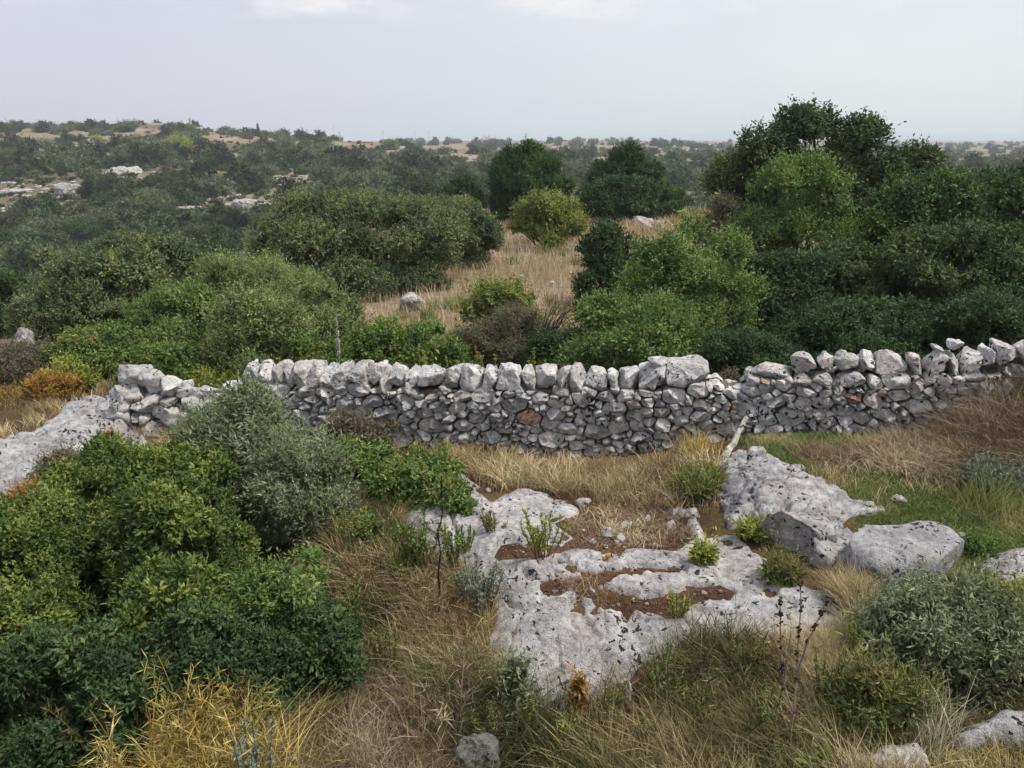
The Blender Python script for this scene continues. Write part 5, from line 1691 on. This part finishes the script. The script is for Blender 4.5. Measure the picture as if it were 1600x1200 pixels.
    root = empty("tower", b, "slim pale tower on the left skyline right of the house", "tower")
    V, F, c = tube([(0, 0, 0), (0, 0, (zt - b[2]) * .8), (0, 0, (zt - b[2]) * .82), (0, 0, zt - b[2])], [.75, .6, .85, .6], 10, (.52, .48, .46))
    mesh("shaft", V, F, M_PLASTER, np.tile(c, (len(V), 1)), root)
    m = MB()
    box(m, -.9, 5.5, -1.6, 1.6, 0, (zt - b[2]) * .45, (.58, .53, .48))
    m.build("annexe", M_PLASTER, root)
    for uu, vt, l, Y in ((110, 206, "pale utility pole on the far left slope below the skyline", 330), (176, 214, "second pale utility pole right of the first on the far left slope", 330), (531, 205, "thin pole on the skyline left of the pair of poles", 430), (599, 203, "pale pole with short crossarm on the centre left skyline", 420), (523, 197, "faint thin mast on the skyline", 600), (649, 204, "faint thin pole left of the centre skyline", 620), (670, 205, "faint thin pole on the centre skyline right of the other faint pole", 620)):
        b = farbase(uu, Y)
        zt = at(uu, vt, Y)[2]
        b[2] = min(b[2], zt - 5)
        root = empty("utility_pole", b, l, "pole")
        V, F, c = tube([(0, 0, 0), (0, 0, zt - b[2])], [.16, .1], 6, (.5, .48, .46))
        mesh("post", V, F, M_PLASTER, np.tile(c, (len(V), 1)), root)
        V, F, c = tube([(-.9, 0, zt - b[2] - .6), (.9, 0, zt - b[2] - .6)], [.08, .08], 5, (.4, .38, .36))
        mesh("crossarm", V, F, M_PLASTER, np.tile(c, (len(V), 1)), root)
    # pylon
    b = farbase(822, 900)
    zt = at(822, 208, 900)[2]
    b[2] = min(b[2], zt - 9)
    h = zt - b[2]
    m = MB()
    for sx in (-1, 1):
        for sy in (-1, 1):
            m.add(*tube([(sx * 2.4, sy * 2.4, 0), (sx * .3, sy * .3, h)], [.16, .12], 4, (.35, .36, .38)))
    for k in range(6):
        t0, t1 = k / 6, (k + 1) / 6
        w0, w1 = 2.4 - 2.1 * t0, 2.4 - 2.1 * t1
        for sy in (-1, 1):
            m.add(*tube([(-w0, sy * w0, h * t0), (w1, sy * w1, h * t1)], [.09, .09], 4, (.35, .36, .38)))
            m.add(*tube([(w0, sy * w0, h * t0), (-w1, sy * w1, h * t1)], [.09, .09], 4, (.35, .36, .38)))
    root = empty("pylon", b, "small grey lattice pylon on the centre skyline", "pylon")
    m.build("lattice", M_PLASTER, root)
    m = MB()
    for zz in (.72, .84, .95):
        m.add(*tube([(-2.6, 0, h * zz), (2.6, 0, h * zz)], [.13, .13], 4, (.35, .36, .38)))
    m.build("crossarm", M_PLASTER, root)
    # bare pale tree on the skyline
    for uu, vt, vb, Y, l in ((763, 208, 240, 480, "bare greyish tree on the skyline left of the domed pine"), (972, 213, 222, 1000, "tiny bare tree on the horizon behind the pointed pine")):
        b = farbase(uu, Y)
        zt = at(uu, vt, Y)[2]
        b[2] = min(b[2], zt - 6)
        h = zt - b[2]
        rr = np.random.default_rng(uu)
        m, mt = MB(), MB()
        mt.add(*tube(wob((0, 0, 0), (0, 0, h * .45), 5, .1, rr), np.linspace(.32, .2, 5), 6, (.24, .2, .18)))
        for k in range(26):
            a = rr.uniform(0, 6.28)
            e = np.array([math.cos(a) * h * rr.uniform(.1, .45), math.sin(a) * h * rr.uniform(.1, .45), h * rr.uniform(.55, 1)])
            p = wob((0, 0, h * rr.uniform(.25, .45)), e, 5, .15, rr)
            m.add(*tube(p, np.linspace(.12, .03, 5), 4, (.24, .2, .18)))
            for q in range(4):
                m.add(*tube([p[3], p[3] + rr.normal(0, h * .1, 3)], [.05, .03], 3, (.24, .2, .18)))
        root = empty("bare_tree", b, l, "tree")
        m.build("crown", M_BARK, root)
        mt.build("trunk", M_BARK, root)
    # cypress
    b = farbase(405, 440)
    zt = at(405, 191, 440)[2]
    b[2] = min(b[2], zt - 7)
    h = zt - b[2]
    rr = np.random.default_rng(8)
    lb = [(np.array([0, 0, h * t]), np.array([1.1 - .9 * t, 1.1 - .9 * t, h * .14])) for t in (.15, .3, .45, .6, .75, .88)]
    V, F, C = crown(lb, 'pine', rr, 2, 1800, 2.2, front=.8)
    root = empty("cypress_tree", b, "narrow dark cypress on the left skyline", "tree")
    mesh("crown", V, [F], M_LEAF, C * .6, root)
    V, F, c = tube([(0, 0, -.2), (0, 0, h * .5)], [.2, .1], 6, (.1, .08, .06))
    mesh("trunk", V, F, M_BARK, np.tile(c, (len(V), 1)), root)


far_part()

# ------------------------------------------------------------------ air, sky and sun
def haze():
    m = bpy.data.materials.new("haze_air")
    m.use_nodes = True
    nt = m.node_tree
    nt.nodes.clear()
    out = nd(nt, "ShaderNodeOutputMaterial")
    v = nd(nt, "ShaderNodeVolumePrincipled")
    v.inputs["Color"].default_value = (.86, .93, 1.0, 1)
    v.inputs["Density"].default_value = HAZE_D
    v.inputs["Anisotropy"].default_value = 0
    nt.links.new(v.outputs[0], out.inputs["Volume"])
    x, y0, y1, z0, z1 = 9500, -40, 7400, -60, 30
    V = np.array([(a, b, c) for a in (-x, x) for b in (y0, y1) for c in (z0, z1)], float)
    o = mesh("haze", V, [np.array([[0, 1, 3, 2], [4, 6, 7, 5], [0, 4, 5, 1], [2, 3, 7, 6], [0, 2, 6, 4], [1, 5, 7, 3]])], m)
    tag(o, "thin bluish haze veiling the far slope and plain", "haze", kind="stuff")


HAZE_D = .00031
haze()

SUN_EL, SUN_AZ = math.radians(60), math.radians(104)      # azimuth clockwise from +Y (view direction)
w = bpy.data.worlds.new("World")
S.world = w
w.use_nodes = True
nt = w.node_tree
bg = nt.nodes["Background"]
sky = nd(nt, "ShaderNodeTexSky", sky_type='NISHITA')
sky.sun_disc = False
sky.sun_elevation = SUN_EL
sky.sun_rotation = SUN_AZ
sky.dust_density = 4
sky.air_density = 1.2
tc = nd(nt, "ShaderNodeTexCoord")
sep = nd(nt, "ShaderNodeSeparateXYZ")
nt.links.new(tc.outputs["Generated"], sep.inputs[0])
# thin overcast veil: slightly violet on the left, paler on the right, small puffs high up
veil = mixc(nt, ramp(nt, sep.outputs["X"], -.55, .45), (4.0, 4.08, 4.75), (4.85, 5.15, 5.35))
mp = nd(nt, "ShaderNodeMapping")
mp.inputs["Scale"].default_value = (1.0, 1.0, 3.2)
nt.links.new(tc.outputs["Generated"], mp.inputs[0])
cl = noise(nt, mp.outputs[0], 9, 6, .55)
band = nd(nt, "ShaderNodeMath", operation='MULTIPLY')
nt.links.new(ramp(nt, cl, .44, .78), band.inputs[0])
nt.links.new(ramp(nt, sep.outputs["Z"], .118, .14), band.inputs[1])
veil = mixc(nt, band.outputs[0], veil, (6.0, 5.75, 5.85))
veil = mixc(nt, ramp(nt, noise(nt, mp.outputs[0], 3, 5, .6), .3, .7), veil, mixc(nt, 1.0, veil, (1.04, 1.03, 1.02), 'MULTIPLY'))
nt.links.new(mixc(nt, .86, sky.outputs[0], veil), bg.inputs[0])
bg.inputs[1].default_value = .1

sd_ = bpy.data.lights.new("sun", 'SUN')
sd_.energy = 2.4
sd_.angle = math.radians(10)
sd_.color = (1, .95, .88)
so = bpy.data.objects.new("sun", sd_)
COL.objects.link(so)
dirv = Vector((math.sin(SUN_AZ) * math.cos(SUN_EL), math.cos(SUN_AZ) * math.cos(SUN_EL), math.sin(SUN_EL)))
so.rotation_euler = dirv.to_track_quat('Z', 'Y').to_euler()
so.location = (20, 20, 40)

S.view_settings.view_transform = 'Standard'
S.view_settings.look = 'None'
S.view_settings.exposure = .77
S.view_settings.gamma = 1
S.render.engine = 'CYCLES'
S.cycles.max_bounces = 5
S.cycles.diffuse_bounces = 1
S.cycles.glossy_bounces = 2
S.cycles.transmission_bounces = 3
S.cycles.volume_bounces = 0
S.cycles.use_adaptive_sampling = True
S.cycles.adaptive_threshold = .02
